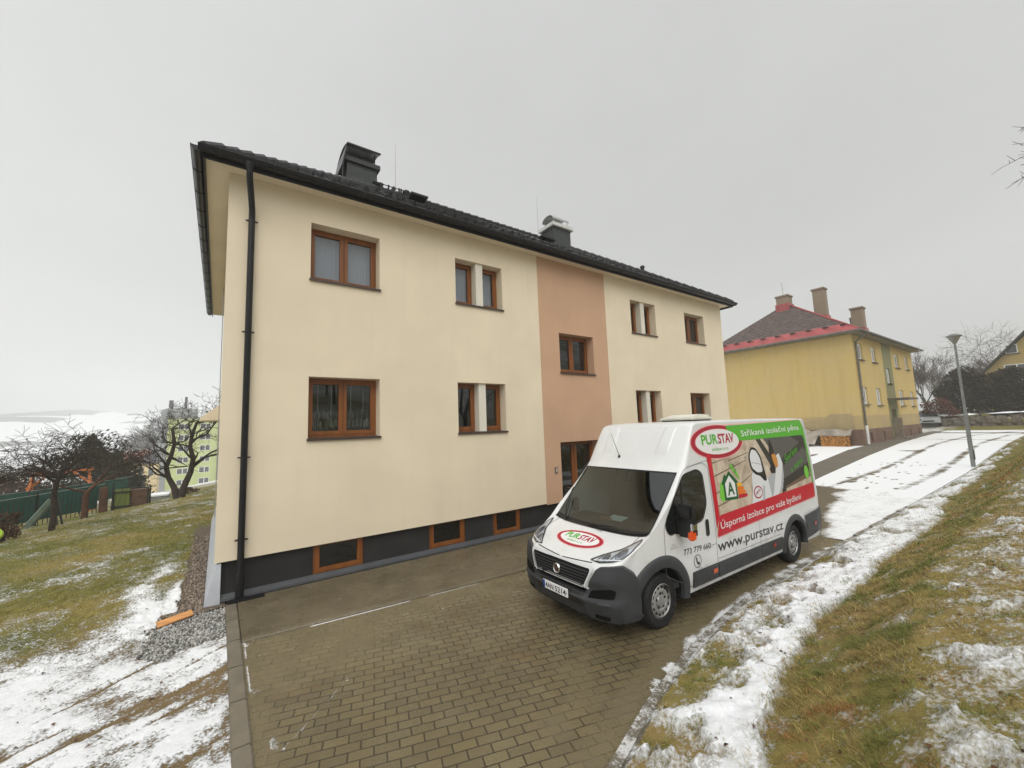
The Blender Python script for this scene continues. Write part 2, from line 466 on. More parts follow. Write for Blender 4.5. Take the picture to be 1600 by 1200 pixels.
# bank on the right --------------------------------------------------------------
bx = np.concatenate([np.linspace(-6,.8,30)[:-1], np.linspace(.8,12,420)[:-1], np.linspace(12,30,200)[:-1], np.linspace(30,56,90)])
bd = np.concatenate([np.linspace(0,.16,8)[:-1], np.linspace(.16,3.2,125)[:-1], np.linspace(3.2,5,35)[:-1], np.linspace(5,12,20)])
def bank_xy(xs):
    X, D = np.meshgrid(xs, bd, indexing='ij'); return X, toe(X)-D
def bank_snow(x, y):
    d = toe(x)-y
    n = fbm(x*1.6,y*1.6,41); n2 = fbm(x*4.2,y*4.2,42)
    dd = d+.35*(fbm(x*.9,y*.9,43)-.5)+.22*(n2-.5)
    s1 = .62+1.0*(n-.5)+.9*(n2-.5)+.3*(fbm(x*12,y*12,49)-.5)              # lumpy snow along the kerb
    s2 = .24+.5*(n2-.48)+.4*(fbm(x*9,y*9,39)-.5)                          # bare grass on the steep part
    s3 = .37+.35*(n-.5)+.45*(n2-.5)+.35*(fbm(x*11,y*11,40)-.5)              # grass and snow mixed on top
    a = sstep(.92,1.16,dd-.10*sstep(4,9,x)+.35*sstep(11,16,x)); b = sstep(1.75,2.4,dd)
    s = s1*(1-a)+(s2*(1-b)+s3*b)*a
    edge = np.exp(-((dd-.86)/.13)**2); s = s+.35*edge*sstep(12,9,x)
    s = np.where(d < .10, .42+.9*(n2-.5)+.25*sstep(3.2,5.0,x), s)
    s = s-.22*np.exp(-((d-.22)/.10)**2)*(n > .42)-.30*sstep(18,25,x)*sstep(.10,.25,d)
    return s
def bank_tint(x, y):
    d = toe(x)-y; n = fbm(x*1.1,y*1.1,44); n2 = fbm(x*3.5,y*3.5,45)
    c = lerp3(YELL, STRAW, np.clip((n-.3)*2,0,1))
    c = lerp3(c, GREEN, np.clip((n2-.55)*4,0,1)*.8+.5*sstep(10,18,x)*(n2 > .4))
    k = (d < .115)[...,None]
    return np.where(k, np.array((.13,.12,.10)), c)
def bank_h(x, y):
    d = toe(x)-y; z = height(x,y); s = bank_snow(x,y)
    lump = .075*sstep(.44,.58,s)*sstep(.10,.25,d)
    return z+lump*(.6+.8*fbm(x*6,y*6,46))+.09*(fbm(x*9,y*9,47)-.5)*sstep(.12,.4,d)+.02*(fbm(x*30,y*30,48)-.5)*sstep(.12,.3,d)+.004
sheet('snow_bank', bx, bank_xy, bank_h, G_BANK, bank_snow, bank_tint, label='grassy bank patched with snow along the drive kerb', cat='bank', kind='structure')

# paved drive ---------------------------------------------------------------------
def slab_edge(x): return 6.76-.068*(np.clip(np.asarray(x,float),0,5.6)-.35)
m, nt = newmat('block_paving'); t = NT(nt); p = t.pos()
mp = t.n('ShaderNodeMapping'); mp.inputs['Rotation'].default_value = (0,0,R(17.0)); t.l(p, mp.inputs[0])
wob = t.n('ShaderNodeVectorMath', operation='ADD'); t.l(mp.outputs[0], wob.inputs[0])
nzc = t.n('ShaderNodeTexNoise'); t.l(p, nzc.inputs['Vector']); nzc.inputs['Scale'].default_value = 3.5
scl = t.n('ShaderNodeVectorMath', operation='SCALE'); t.l(nzc.outputs['Color'], scl.inputs[0]); scl.inputs['Scale'].default_value = .018
t.l(scl.outputs[0], wob.inputs[1])
br = t.n('ShaderNodeTexBrick', offset=.5); t.l(wob.outputs[0], br.inputs['Vector'])
br.inputs['Scale'].default_value = 1; br.inputs['Brick Width'].default_value = .212; br.inputs['Row Height'].default_value = .113
br.inputs['Mortar Size'].default_value = .0075; br.inputs['Mortar Smooth'].default_value = .35; br.inputs['Bias'].default_value = 0
br.inputs['Color1'].default_value = (.190,.160,.088,1); br.inputs['Color2'].default_value = (.138,.116,.070,1); br.inputs['Mortar'].default_value = (.016,.012,.006,1)
film = t.attr('film').outputs['Fac']; sn = t.attr('snow').outputs['Fac']
na = t.noise(p, 26, 5, .65); nb = t.noise(p, 2.2, 4, .6)
col = t.mix(t.ramp(nb, [(.35,0.0),(.7,.75)]), br.outputs['Color'], t.mix(1.0, br.outputs['Color'], (.86,.72,.52), 'MULTIPLY'))
wet = t.noise(p, .55, 4, .6, .4); col = t.mix(t.ramp(wet, [(.42,0.0),(.62,.55)]), col, t.mix(1.0, col, (.52,.50,.50), 'MULTIPLY'))
rust = t.noise(p, 1.1, 3, .6, .5); col = t.mix(t.ramp(rust, [(.60,0.0),(.72,.55)]), col, (.17,.095,.040))
col = t.mix(t.math('MULTIPLY', t.noise(p, 70, 4, .7), .35), col, (.085,.07,.045))
fm = t.math('MULTIPLY', film, t.ramp(na, [(.3,.55),(.65,1.0)]))
col = t.mix(fm, col, t.mix(nb, (.165,.132,.066), (.150,.125,.078)))
sf = t.ramp(t.math('ADD', sn, t.math('MULTIPLY', t.math('SUBTRACT', t.noise(p, 45, 4, .7), .5), .7)), [(.46,0.0),(.62,1.0)])
col = t.mix(sf, col, (.72,.73,.74))
hgt = t.math('MULTIPLY', t.math('SUBTRACT', 1.0, br.outputs['Fac']), t.math('SUBTRACT', 1.0, t.math('MULTIPLY', fm, .8)))
hgt = t.math('ADD', hgt, t.math('MULTIPLY', na, .25))
hgt = t.math('ADD', hgt, t.math('MULTIPLY', sf, 1.2))
rg = t.ramp(t.math('SUBTRACT', t.math('ADD', nb, t.math('MULTIPLY', na, .25)), t.math('MULTIPLY', wet, .35)), [(.30,.14),(.62,.50)])
t.out(t.pbsdf(col, rg, .45, nrm=t.bump(hgt, .55, .012)))
PAVING = m

dx = np.linspace(.325, 11.0, 330)
def drive_xy(xs):
    u = np.linspace(0,1,110); X = np.repeat(xs[:,None],110,1); Y = toe(X)*(1-u)+(slab_edge(X)+.02)*u; return X, Y
X, Y = drive_xy(dx)
n = fbm(X*1.2,Y*1.2,51); n2 = fbm(X*5,Y*5,52)
film = np.clip(sstep(4.9,6.3,Y+.9*(n-.5)-.12*X+.25)*.70+.8*sstep(.60,.78,fbm(X*1.9+4,Y*1.9,53)),0,1)*sstep(4.6,3.2,X)*.9+.25*n
film = np.maximum(film, .95*sstep(.46,.20,Y-toe(X)+.14*(n2-.5)))            # smooth channel by the kerb
film = np.maximum(film, .9*sstep(.62,.40,X+.2*(n2-.5)))
def seg(px, py, qx, qy, wd):
    vx, vy = qx-px, qy-py; L2 = vx*vx+vy*vy
    tt = np.clip(((X-px)*vx+(Y-py)*vy)/L2,0,1)
    return np.exp(-(((X-px-tt*vx)**2+(Y-py-tt*vy)**2)/wd**2))
snow = np.zeros_like(X)
snow = np.maximum(snow, .95*np.exp(-((Y-slab_edge(X)+.03)/.022)**2)*sstep(.45,.62,vnoise(X*2.2,X*0,6)+.25*(X > 1.0)*(X < 3.7))*np.where((X > .9) & (X < 4.6), 1, .45))
snow = np.maximum(snow, .72*np.exp(-((X-.35)/.022)**2)*sstep(.35,.6,vnoise(Y*5,Y*0,7))*sstep(5.0,5.6,Y))
snow = np.maximum(snow, .60*sstep(.60,.74,fbm(X*6,Y*6,59))*sstep(.75,.40,X))
wx, wy = X+.05*(fbm(X*6,Y*6,54)-.5), Y+.10*(fbm(X*5,Y*5,55)-.5)
for (a, b, c, d_, wd, am) in ((.55,4.35,1.25,5.05,.022,.56),(1.25,5.05,1.9,5.45,.016,.5),(.62,5.0,1.3,5.6,.014,.46),(.5,5.2,1.0,6.1,.014,.40)):
    X0, Y0_ = X, Y; X, Y = wx, wy
    snow = np.maximum(snow, am*seg(a,b,c,d_,wd)); X, Y = X0, Y0_
snow = np.maximum(snow, .62*sstep(.77,.86,fbm(X*7,Y*11,56,3))*sstep(4.6,5.6,Y))
snow = np.maximum(snow, (.58+.9*(n2-.5))*sstep(.30,.06,Y-toe(X)+.16*(n-.5))*sstep(3.6,5.0,X))
snow = np.maximum(snow, .72*sstep(.60,.78,fbm(X*3.1,Y*3.1,57)+.10*(fbm(X*14,Y*14,60)-.5))*sstep(.32,.05,Y-toe(X)+.1*(n2-.5)))
Z = .002+.008*(fbm(X*.7,Y*.7,58)-.5)+hr(X)
o = pydata('driveway', np.stack([X,Y,Z],-1).reshape(-1,3), gridfaces(*X.shape), PAVING, smooth=True, attrs={'film': film.ravel(), 'snow': snow.ravel()})
tag(o, 'wet brown block paved drive with muddy slush', 'driveway', kind='structure')

# concrete strip by the wall, kerb stones ----------------------------------------------
m, nt = newmat('wet_slab'); t = NT(nt); p = t.pos()
c = t.mix(t.ramp(t.noise(p, 1.3, 5, .6, .3), [(.35,0.0),(.7,1.0)]), (.105,.086,.052), (.165,.135,.085)); sp = t.noise(p, 22, 5, .7); c = t.mix(t.ramp(sp, [(.35,.5),(.5,0.0)]), c, (.065,.052,.034))
fk = t.math('ADD', t.noise(p, 34, 3, .6), t.math('MULTIPLY', t.noise(p, 1.7, 3), .5)); fk = t.ramp(fk, [(.94,0.0),(1.0,.75)]); c = t.mix(fk, c, (.50,.47,.42))
t.out(t.pbsdf(c, t.ramp(t.noise(p, 2.5, 4), [(.35,.22),(.7,.5)]), .45, nrm=t.bump(t.math('ADD', sp, fk), .3, .01))); SLAB = m
sb = MB()
xs = np.linspace(.33, 17.3, 60)
prof = [(0,-.03),(0,.012),(.012,.03),(.05,.038),(.10,.034),(.16,.028),(.9,.02),(1,None)]
rows = []
for x in xs:
    e = float(slab_edge(x)); r = []
    for a, z in prof:
        if z is None: r.append((x, 8.475, .03+float(hr(x))))
        else: r.append((x, e+a, z+float(hr(x))))
    rows.append(r)
sb.grid(rows)
tag(sb.build('footpath', SLAB, smooth=True), 'smooth wet concrete strip between the drive and the house wall', 'footpath', kind='structure')
KERB = M('kerb_stone', (.165,.142,.105), .5, .4, var=.25, scale=3, bump=.3, bscale=50)
kb = MB(); n_ = 9
for i in range(n_):
    y0 = 1.5+i*(8.40-1.5)/n_; y1 = 1.5+(i+1)*(8.40-1.5)/n_-.004
    kb.bbox(.168, y0, -.2, .322, y1, .028, .012)
tag(kb.build('kerb', KERB), 'narrow concrete kerb edging the left side of the paved drive', 'kerb', kind='structure')
kb = MB(); px = np.arange(.4, 15.5, 1.0)
for i in range(len(px)-1):
    x0, x1 = px[i], px[i+1]-.005; a = Vector((x0, float(toe(x0)), 0)); b = Vector((x1, float(toe(x1)), 0))
    d = (b-a); L = d.length; d.normalize(); nrm = Vector((d.y,-d.x,0))
    c = (a+b)/2-nrm*.005; kb.obox((c.x+nrm.x*.04, c.y+nrm.y*.04, float(hr((x0+x1)/2))-.075), d*L/2, nrm*.045, Vector((0,0,.118)))
m, nt = newmat('slushy_kerb'); t = NT(nt); p = t.pos(); f = t.math('ADD', t.noise(p, 5, 4, .65), t.math('MULTIPLY', t.math('SUBTRACT', t.noise(p, 40, 3, .6), .5), .4)); f = t.ramp(f, [(.44,0.0),(.60,.85)])
c = t.mix(f, t.mix(t.noise(p, 14, 4, .6), (.17,.15,.115), (.11,.095,.07)), (.62,.62,.61)); t.out(t.pbsdf(c, .45, .4, nrm=t.bump(f, .6, .015)))
tag(kb.build('kerb_right', m), 'concrete kerb stones between the drive and the snowy bank', 'kerb', kind='structure')
bpy.data.objects['kerb_right'].name = 'kerb'

# snowy road up to the yellow house -----------------------------------------------------
def road_left(x): return np.interp(x, [10,17,18.5,19.7,28,44,52,60], [6.42,6.42,6.3,6.4,6.9,7.5,7.6,7.6])
rx = np.concatenate([np.linspace(11.0,24,230)[:-1], np.linspace(24,56,230)])
def road_xy(xs):
    u = np.linspace(0,1,84); X = np.repeat(xs[:,None],84,1); Y = toe(X)*(1-u)+(road_left(X))*u; return X, Y
def road_snow(x, y):
    n = fbm(x*.9,y*1.5,61); n2 = fbm(x*4,y*4,62); d = y-toe(x)
    edge = 16.9+.55*(y-4.4)*.55
    s = sstep(edge-.7,edge+.5,x+1.2*(n-.5)+.5*(n2-.5))*(.80+.28*(n2-.5))
    s = np.maximum(s, .62*sstep(.9,.15,d-.28*np.clip(x-11,0,5)+.8*(n-.5)+.3*(n2-.5)))
    for c, wd in ((.85,.13),(2.55,.13)):
        s = s-.40*np.exp(-((d-c-.15*np.sin(x*.22))/(wd*1.5))**2)*sstep(16.5,19,x)*(.6+.6*vnoise(x*1.2,x*0+c,8))
    r = random.Random(4)
    for k in range(46):
        fx = r.uniform(17.6,26); fy = 2.9+r.gauss(0,.55)+2.0
        s = s-.55*np.exp(-((x-fx)/.13)**2-((y-fy)/.055)**2)
    s = s-.45*np.exp(-((x-31)/.5)**2-((y-5.9)/.5)**2)-.35*np.exp(-((x-40-.3*(y-4))/.35)**2)
    return s-.5*np.exp(-((x-49-.2*y)/1.0)**2)
def road_tint(x, y):
    n = fbm(x*.6,y*1.2,63); return lerp3((.115,.097,.065),(.17,.145,.10), n)
def road_h(x, y): return hr(x)+.002+.014*sstep(.4,.7,road_snow(x,y))
o = sheet('road', rx, road_xy, road_h, G_ROAD, road_snow, road_tint, label='snow covered lane rising past the street lamp', cat='road', kind='structure')
def path_xy(xs):
    u = np.linspace(0,1,20); X = np.repeat(xs[:,None],20,1); hi = np.interp(X,[17,22,24,31,34.5,60],[8.4,7.9,8.0,8.6,8.52,8.5]); Y = (road_left(X)-.02)*(1-u)+hi*u; return X, Y
def path_snow(x, y): return .08+.5*sstep(.66,.78,fbm(x*.7,y*3,71))*sstep(27,22,x)
sheet('footpath_far', np.linspace(17.2,54,140), path_xy, lambda x,y: hr(x)-.004, G_ROAD, path_snow, lambda x,y: lerp3((.13,.12,.10),(.17,.155,.13), fbm(x,y,72)),
      label='cleared grey path in front of the old yellow house', cat='footpath', kind='structure').name = 'footpath'
def yard_snow(x, y): return .85-.8*np.exp(-((x-27.5)/1.2)**2-((y-9.3)/.12)**2)
sheet('yard', np.linspace(17.2,34.85,60), np.linspace(7.85,30,60), lambda x,y: hr(x)-.02, G_ROAD, yard_snow, lambda x,y: lerp3((.13,.12,.10),(.17,.155,.13), fbm(x,y,73)),
      label='snowy yard beside the old yellow house', cat='yard', kind='structure')

# grass blades ------------------------------------------------------------------------------
def blades(name, X, Y, Z, L, W, lean, colr, seed, **kw):
    rs = np.random.RandomState(seed); n = len(X)
    a = rs.uniform(0,2*PI,n); wv = np.stack([np.cos(a),np.sin(a),np.zeros(n)],-1)*W[:,None]
    tip = np.stack([lean[:,0],lean[:,1],np.ones(n)],-1); tip /= np.linalg.norm(tip,axis=1)[:,None]
    base = np.stack([X,Y,Z],-1); bend = np.stack([lean[:,0],lean[:,1],-.25*np.ones(n)],-1)
    mid = base+tip*L[:,None]*.55; end = base+tip*L[:,None]*.85+bend*L[:,None]*.35
    v = np.stack([base-wv,base+wv,mid+wv*.7,mid-wv*.7,end],1).reshape(-1,3)
    k = np.arange(n)*5
    f = [None]
    q = np.stack([k,k+1,k+2,k+3],-1); tr = np.stack([k+3,k+2,k+4,k+4],-1)
    me = bpy.data.meshes.new(name)
    me.vertices.add(len(v)); me.vertices.foreach_set('co', v.astype(np.float32).ravel())
    li = np.concatenate([q.ravel(), np.stack([k+3,k+2,k+4],-1).ravel()]).astype(np.int32)
    me.loops.add(len(li)); me.loops.foreach_set('vertex_index', li)
    me.polygons.add(2*n)
    ls = np.concatenate([np.arange(n)*4, 4*n+np.arange(n)*3]).astype(np.int32); lt = np.concatenate([np.full(n,4),np.full(n,3)]).astype(np.int32)
    me.polygons.foreach_set('loop_start', ls); me.polygons.foreach_set('loop_total', lt)
    me.update(calc_edges=True)
    at = me.attributes.new('tint','FLOAT_COLOR','POINT'); at.data.foreach_set('color', rgba(np.repeat(colr,5,0)).astype(np.float32).ravel())
    me.materials.append(BLADE)
    return tag(link(bpy.data.objects.new(name, me)), **kw)
m, nt = newmat('grass_blade'); t = NT(nt)
bs = t.pbsdf(t.attr('tint').outputs['Color'], .6, .3); tl = t.n('ShaderNodeBsdfTranslucent'); t.l(t.attr('tint').outputs['Color'], tl.inputs[0])
mx = t.n('ShaderNodeMixShader'); mx.inputs[0].default_value = .35; t.l(bs, mx.inputs[1]); t.l(tl.outputs[0], mx.inputs[2]); t.out(mx.outputs[0]); BLADE = m

rs = np.random.RandomState(7)
N = 620000
x = .9+rs.uniform(0,1,N)**1.6*22; d = rs.uniform(.12,4.2,N); y = toe(x)-d
s = bank_snow(x,y); nn = fbm(x*2.4,y*2.4,81); cl = fbm(x*7,y*7,82)
mid = (d > .95) & (d < 2.0)
dist = np.sqrt(x*x+(y)**2+4)
p = np.clip((.56-s)*3.2,0,1)*np.where(mid,1.0,.8)+.13
p = p*np.clip((cl-.38)*3.4,0.02,1)*np.clip(5.5/dist,0.12,1)
k = rs.uniform(0,1,N) < p
x, y, d, s, nn, mid, dist = x[k], y[k], d[k], s[k], nn[k], mid[k], dist[k]; n = len(x)
L = np.where(mid, rs.uniform(.03,.10,n), rs.uniform(.02,.06,n)); W = rs.uniform(.0012,.0026,n)*np.clip(dist/4.0,1,3.5)
lean = rs.normal(0,.85,(n,2)); lean[:,1] += np.where(mid,.55,.2); lean[:,0] += -.25
cm = rs.uniform(0,1,n)[:,None]; c = np.array(YELL)*1.1*(1-cm)+np.array(STRAW)*1.25*cm
gm = ((nn > .54) | (rs.uniform(0,1,n) < .22))[:,None]; c = np.where(gm, np.array((.13,.145,.035))*rs.uniform(.7,1.4,(n,1)), c)
om = (fbm(x*1.4,y*1.4,83) > .66)[:,None]; c = np.where(om, np.array((.30,.165,.06))*rs.uniform(.7,1.2,(n,1)), c)
blades('bank_grass', x, y, bank_h(x,y)-.008, L, W, lean, c*rs.uniform(.65,2.1,(n,1)), 1, label='straw and green grass tufts poking through bank snow', cat='grass', kind='stuff')

N = 420000
x = -8+8.0*rs.uniform(0,1,N)**.55; y = 6.4+rs.uniform(0,1,N)**1.5*21
k = (x > -.34*y-1.2) & (x < -.05); x, y = x[k], y[k]; n = len(x)
s = lawn_snow(x,y); wg = wall_gravel(x,y); cl = fbm(x*6,y*6,84); dist = np.sqrt(x*x+y*y+7)
p = np.clip((.48-s)*3,0,1)*(wg < .3)*np.clip((cl-.40)*3.4,.02,1)*.8*np.clip(8.5/dist,.15,1)*sstep(6.5,8.8,y)
k = rs.uniform(0,1,n) < p; x, y, dist = x[k], y[k], dist[k]; n = len(x)
L = rs.uniform(.03,.085,n); W = rs.uniform(.0016,.003,n)*np.clip(dist/6,1,3.5); lean = rs.normal(0,.7,(n,2))
c = lawn_tint(x,y)*1.35; c = np.where((rs.uniform(0,1,n) < .4)[:,None], np.array(YELL)*1.3, c)*rs.uniform(.6,2.0,(n,1))
blades('lawn_grass', x, y, lawn_h(x,y)-.006, L, W, lean, c, 2, label='short yellow green grass blades covering the left lawn', cat='grass', kind='stuff')

# loose gravel: small stones at the corner of the drive and along the side wall ----------------
N = 9000
x = np.concatenate([rs.uniform(-.95,.165,N//2), rs.uniform(-.66,-.13,N//2)]); y = np.concatenate([rs.uniform(6.75,8.4,N//2), 8.3+rs.uniform(0,1,N//2)**1.6*6.5])
k = (wall_gravel(x,y) > rs.uniform(.3,.9,N)); x, y = x[k], y[k]; n = len(x)
rr = rs.uniform(.008,.026,n); z = lawn_h(x,y)+rr*.25
ico = np.array([(0,0,1),(.9,0,.1),(.28,.85,.1),(-.73,.52,.15),(-.7,-.55,.05),(.3,-.85,.12),(0,0,-.7)])
fi = np.array([(0,1,2),(0,2,3),(0,3,4),(0,4,5),(0,5,1),(6,2,1),(6,3,2),(6,4,3),(6,5,4),(6,1,5)])
an = rs.uniform(0,2*PI,n); ca, sa = np.cos(an), np.sin(an)
P = ico[None]*rr[:,None,None]*rs.uniform(.6,1.3,(n,1,3)); Q = P.copy(); Q[...,0] = P[...,0]*ca[:,None]-P[...,1]*sa[:,None]; Q[...,1] = P[...,0]*sa[:,None]+P[...,1]*ca[:,None]
v = Q+np.stack([x,y,z],-1)[:,None]; f = (fi[None]+(np.arange(n)*7)[:,None,None]).reshape(-1,3)
m, nt = newmat('gravel_stone'); t = NT(nt); t.out(t.pbsdf(t.attr('tint').outputs['Color'], .6, .35)); 
gc = np.where((y > 8.3)[:,None], np.array((.19,.15,.115)), np.array((.27,.265,.25)))*rs.uniform(.25,1.9,(n,1))
tag(pydata('gravel', v.reshape(-1,3), f, m, attrs={'tint': rgba(np.repeat(gc,7,0))}), 'loose grey gravel at the house corner beside the drive', 'gravel', kind='stuff')

# dead leaves and twigs lying on the snow
rs = np.random.RandomState(21); N = 260
x = np.concatenate([1.2+rs.uniform(0,1,N)**1.5*9, rs.uniform(-2.2,.1,60)]); dd_ = rs.uniform(.15,2.6,N); y = np.concatenate([toe(x[:N])-dd_, rs.uniform(5.4,9.5,60)])
z = np.concatenate([bank_h(x[:N],y[:N]), lawn_h(x[N:],y[N:])])+.006; n = len(x); L = rs.uniform(.012,.034,n); a = rs.uniform(0,2*PI,n); ca, sa = np.cos(a)*L, np.sin(a)*L; w_ = rs.uniform(.3,.6,n)
P = np.stack([np.stack([x-ca,y-sa,z+.002],-1), np.stack([x+sa*w_,y-ca*w_,z+rs.uniform(.004,.018,n)],-1), np.stack([x+ca,y+sa,z+.004],-1), np.stack([x-sa*w_,y+ca*w_,z+rs.uniform(.004,.018,n)],-1)],1).reshape(-1,3)
lc = np.array((.13,.065,.035))*rs.uniform(.25,1.5,(n,1)); tag(pydata('leaf_litter', P, np.arange(4*n).reshape(-1,4), BLADE, attrs={'tint': rgba(np.repeat(lc,4,0))}), 'small brown dead leaves scattered on snow and grass', 'leaves', kind='stuff')

# wooded slope behind the viewpoint (seen mirrored in the panes)
wq = MB(); rnd = random.Random(88)
for k in range(90):
    x = rnd.uniform(-30,34); y = rnd.uniform(-48,-17); z = float(height(np.array(x),np.array(y)))-.3; h = rnd.uniform(7,12); P = Vector((x,y,z)); d = Vector((rnd.gauss(0,.04),rnd.gauss(0,.04),1)).normalized(); r = rnd.uniform(.09,.17)
    wq.tube([P,P+d*h*.5,P+d*h], [r,r*.7,.03], 5, caps=False)
    for j in range(22):
        q = P+d*h*rnd.uniform(.25,.95); e = Vector((rnd.gauss(0,1),rnd.gauss(0,1),rnd.uniform(.2,1.1))).normalized(); L = rnd.uniform(1.0,2.6); wq.tube([q,q+e*L*.5,q+e*L+Vector((0,0,.3))], [.045,.03,.012], 3, caps=False)
tag(wq.build('woods', M('woods_bark', (.045,.036,.030), .9, .2, var=.3)), 'bare wood on the slope behind the viewpoint', 'woods', kind='stuff')
# ================================================================== main house
Y0 = 8.56; HX0, HX1 = 0.0, 17.14; HZ0, HZ1 = .65, 7.54; DEP = 10.5
def plaster(name, col, var=.075):
    m, nt = newmat(name); t = NT(nt); p = t.pos()
    f = t.noise(p, .7, 4, .55)
    c = t.mix(t.ramp(f, [(.3,0.0),(.7,1.0)]), tuple(x*(1-var) for x in col), tuple(x*(1+var*.6) for x in col))
    st = t.noise(p, 1.6, 3, .5, sc=(3.0,3.0,.25)); c = t.mix(t.ramp(st, [(.50,0.0),(.8,.16)]), c, tuple(x*.78 for x in col))
    g = t.noise(p, 240, 3, .7); c = t.mix(t.ramp(g, [(.35,0.0),(.7,.16)]), c, tuple(x*.7 for x in col))
    h = t.math('ADD', t.noise(p, 170, 3, .7), t.math('MULTIPLY', t.noise(p, 2.5, 2), .6))
    t.out(t.pbsdf(c, .9, .2, nrm=t.bump(h, .35, .006)))
    return m
CREAM = plaster('cream_render', (.785,.682,.515)); PINK = plaster('pink_render', (.575,.368,.245)); WHITE_PILLAR = plaster('pale_render', (.74,.70,.60))
PLINTH = M('plinth_render', (.030,.029,.028), .8, .25, var=.25, scale=2, bump=.5, bscale=120)
OAK = M('oak_frame', (.235,.078,.016), .42, .45, var=.30, scale=6, stretch=(1,1,.12), bump=.1, bscale=30)
SILLM = M('sill_metal', (.055,.038,.030), .4, .5, var=.15)
BLACKM = M('black_metal', (.009,.009,.010), .35, .35, var=.2)
GUTM = M('gutter_metal', (.009,.009,.010), .34, .32, var=.3, scale=5)
TILE = M('black_tile', (.022,.022,.024), .45, .4, var=.45, scale=7, bump=.4, bscale=25)
FLASH = M('lead_flashing', (.058,.061,.068), .45, .5, var=.2)
CHIM = M('chimney_slate', (.040,.046,.046), .55, .4, var=.3, scale=4)
STEEL = M('steel_sheet', (.42,.42,.41), .35, .5, metal=.7, var=.15)
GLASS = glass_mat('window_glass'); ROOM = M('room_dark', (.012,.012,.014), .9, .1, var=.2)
BLIND = M('blind_cloth', (.52,.52,.60), .9, .1, var=.05, scale=2); LACE = M('lace_curtain', (.22,.23,.22), .95, .1, var=.5, scale=16)
LINER = M('opening_liner', (.60,.54,.42), .9, .2, var=.05)

H = thing('apartment_house', 'two storey cream apartment house with a pink stair band and black hip roof', 'house', (0, Y0, 0))
REC = .27
# opening list: x0,x1,z0,z1, kind
OPEN = [(1.36,2.72,5.74,6.91,'two_blind'), (1.36,2.72,2.61,3.81,'two_lace'), (4.56,5.93,5.74,6.88,'pair_blind'), (4.56,5.93,2.61,3.81,'pair'),
        (7.86,9.26,4.20,5.36,'stair'), (11.17,12.55,5.72,6.87,'pair'), (14.38,15.74,5.70,6.86,'one'), (11.17,12.55,2.61,3.78,'pair'), (14.38,15.74,2.61,3.76,'one')]
DOOR = (7.72,9.30,0,2.24)
def wall_cells(mb, X0, X1, Z0, Z1, ops, y):
    xs = sorted({X0,X1}|{o[i] for o in ops for i in (0,1) if X0 < o[i] < X1}); zs = sorted({Z0,Z1}|{o[i] for o in ops for i in (2,3) if Z0 < o[i] < Z1})
    for i in range(len(xs)-1):
        for j in range(len(zs)-1):
            cx, cz = (xs[i]+xs[i+1])/2, (zs[j]+zs[j+1])/2
            if any(o[0] < cx < o[1] and o[2] < cz < o[3] for o in ops): continue
            mb.quad((xs[i],y,zs[j]),(xs[i+1],y,zs[j]),(xs[i+1],y,zs[j+1]),(xs[i],y,zs[j+1]))
def reveals(mb, o, y, dep, bottom=True):
    x0,x1,z0,z1 = o[:4]; yy = y+dep
    mb.quad((x0,y,z0),(x0,y,z1),(x0,yy,z1),(x0,yy,z0)); mb.quad((x1,y,z1),(x1,y,z0),(x1,yy,z0),(x1,yy,z1))
    mb.quad((x0,y,z1),(x1,y,z1),(x1,yy,z1),(x0,yy,z1))
    if bottom: mb.quad((x1,y,z0),(x0,y,z0),(x0,yy,z0),(x1,yy,z0))
PX0, PX1 = 7.15, 9.90
wl = MB()
inl = [o for o in OPEN if not PX0 < o[0] < PX1]; inp = [o for o in OPEN if PX0 < o[0] < PX1]
for a, b in ((HX0,PX0),(PX1,HX1)): wall_cells(wl, a, b, HZ0, HZ1, inl, Y0)
for o in inl: reveals(wl, o, Y0, REC+.12)
wl.quad((HX0,Y0+DEP,HZ0),(HX0,Y0,HZ0),(HX0,Y0,HZ1),(HX0,Y0+DEP,HZ1)); wl.quad((HX1,Y0,HZ0),(HX1,Y0+DEP,HZ0),(HX1,Y0+DEP,HZ1),(HX1,Y0,HZ1))
wl.quad((HX1,Y0+DEP,HZ0),(HX0,Y0+DEP,HZ0),(HX0,Y0+DEP,HZ1),(HX1,Y0+DEP,HZ1))
wl.quad((HX0,Y0,HZ0),(HX0,Y0+.12,HZ0),(PX0,Y0+.12,HZ0),(PX0,Y0,HZ0)); wl.quad((PX1,Y0,HZ0),(PX1,Y0+.12,HZ0),(HX1,Y0+.12,HZ0),(HX1,Y0,HZ0))
wl.build('wall', CREAM, H)
sp = MB(); wall_cells(sp, PX0, PX1, .62, HZ1, inp+[DOOR], Y0-.003)
for o in inp: reveals(sp, o, Y0-.003, REC+.12)
reveals(sp, (7.72,9.30,.10,2.24), Y0-.003, .42, False)
sp.box(PX0-.006, Y0-.006, .62, PX0+.006, Y0+.001, HZ1); sp.box(PX1-.006, Y0-.006, .62, PX1+.006, Y0+.001, HZ1)
sp.build('stair_panel', PINK, H)
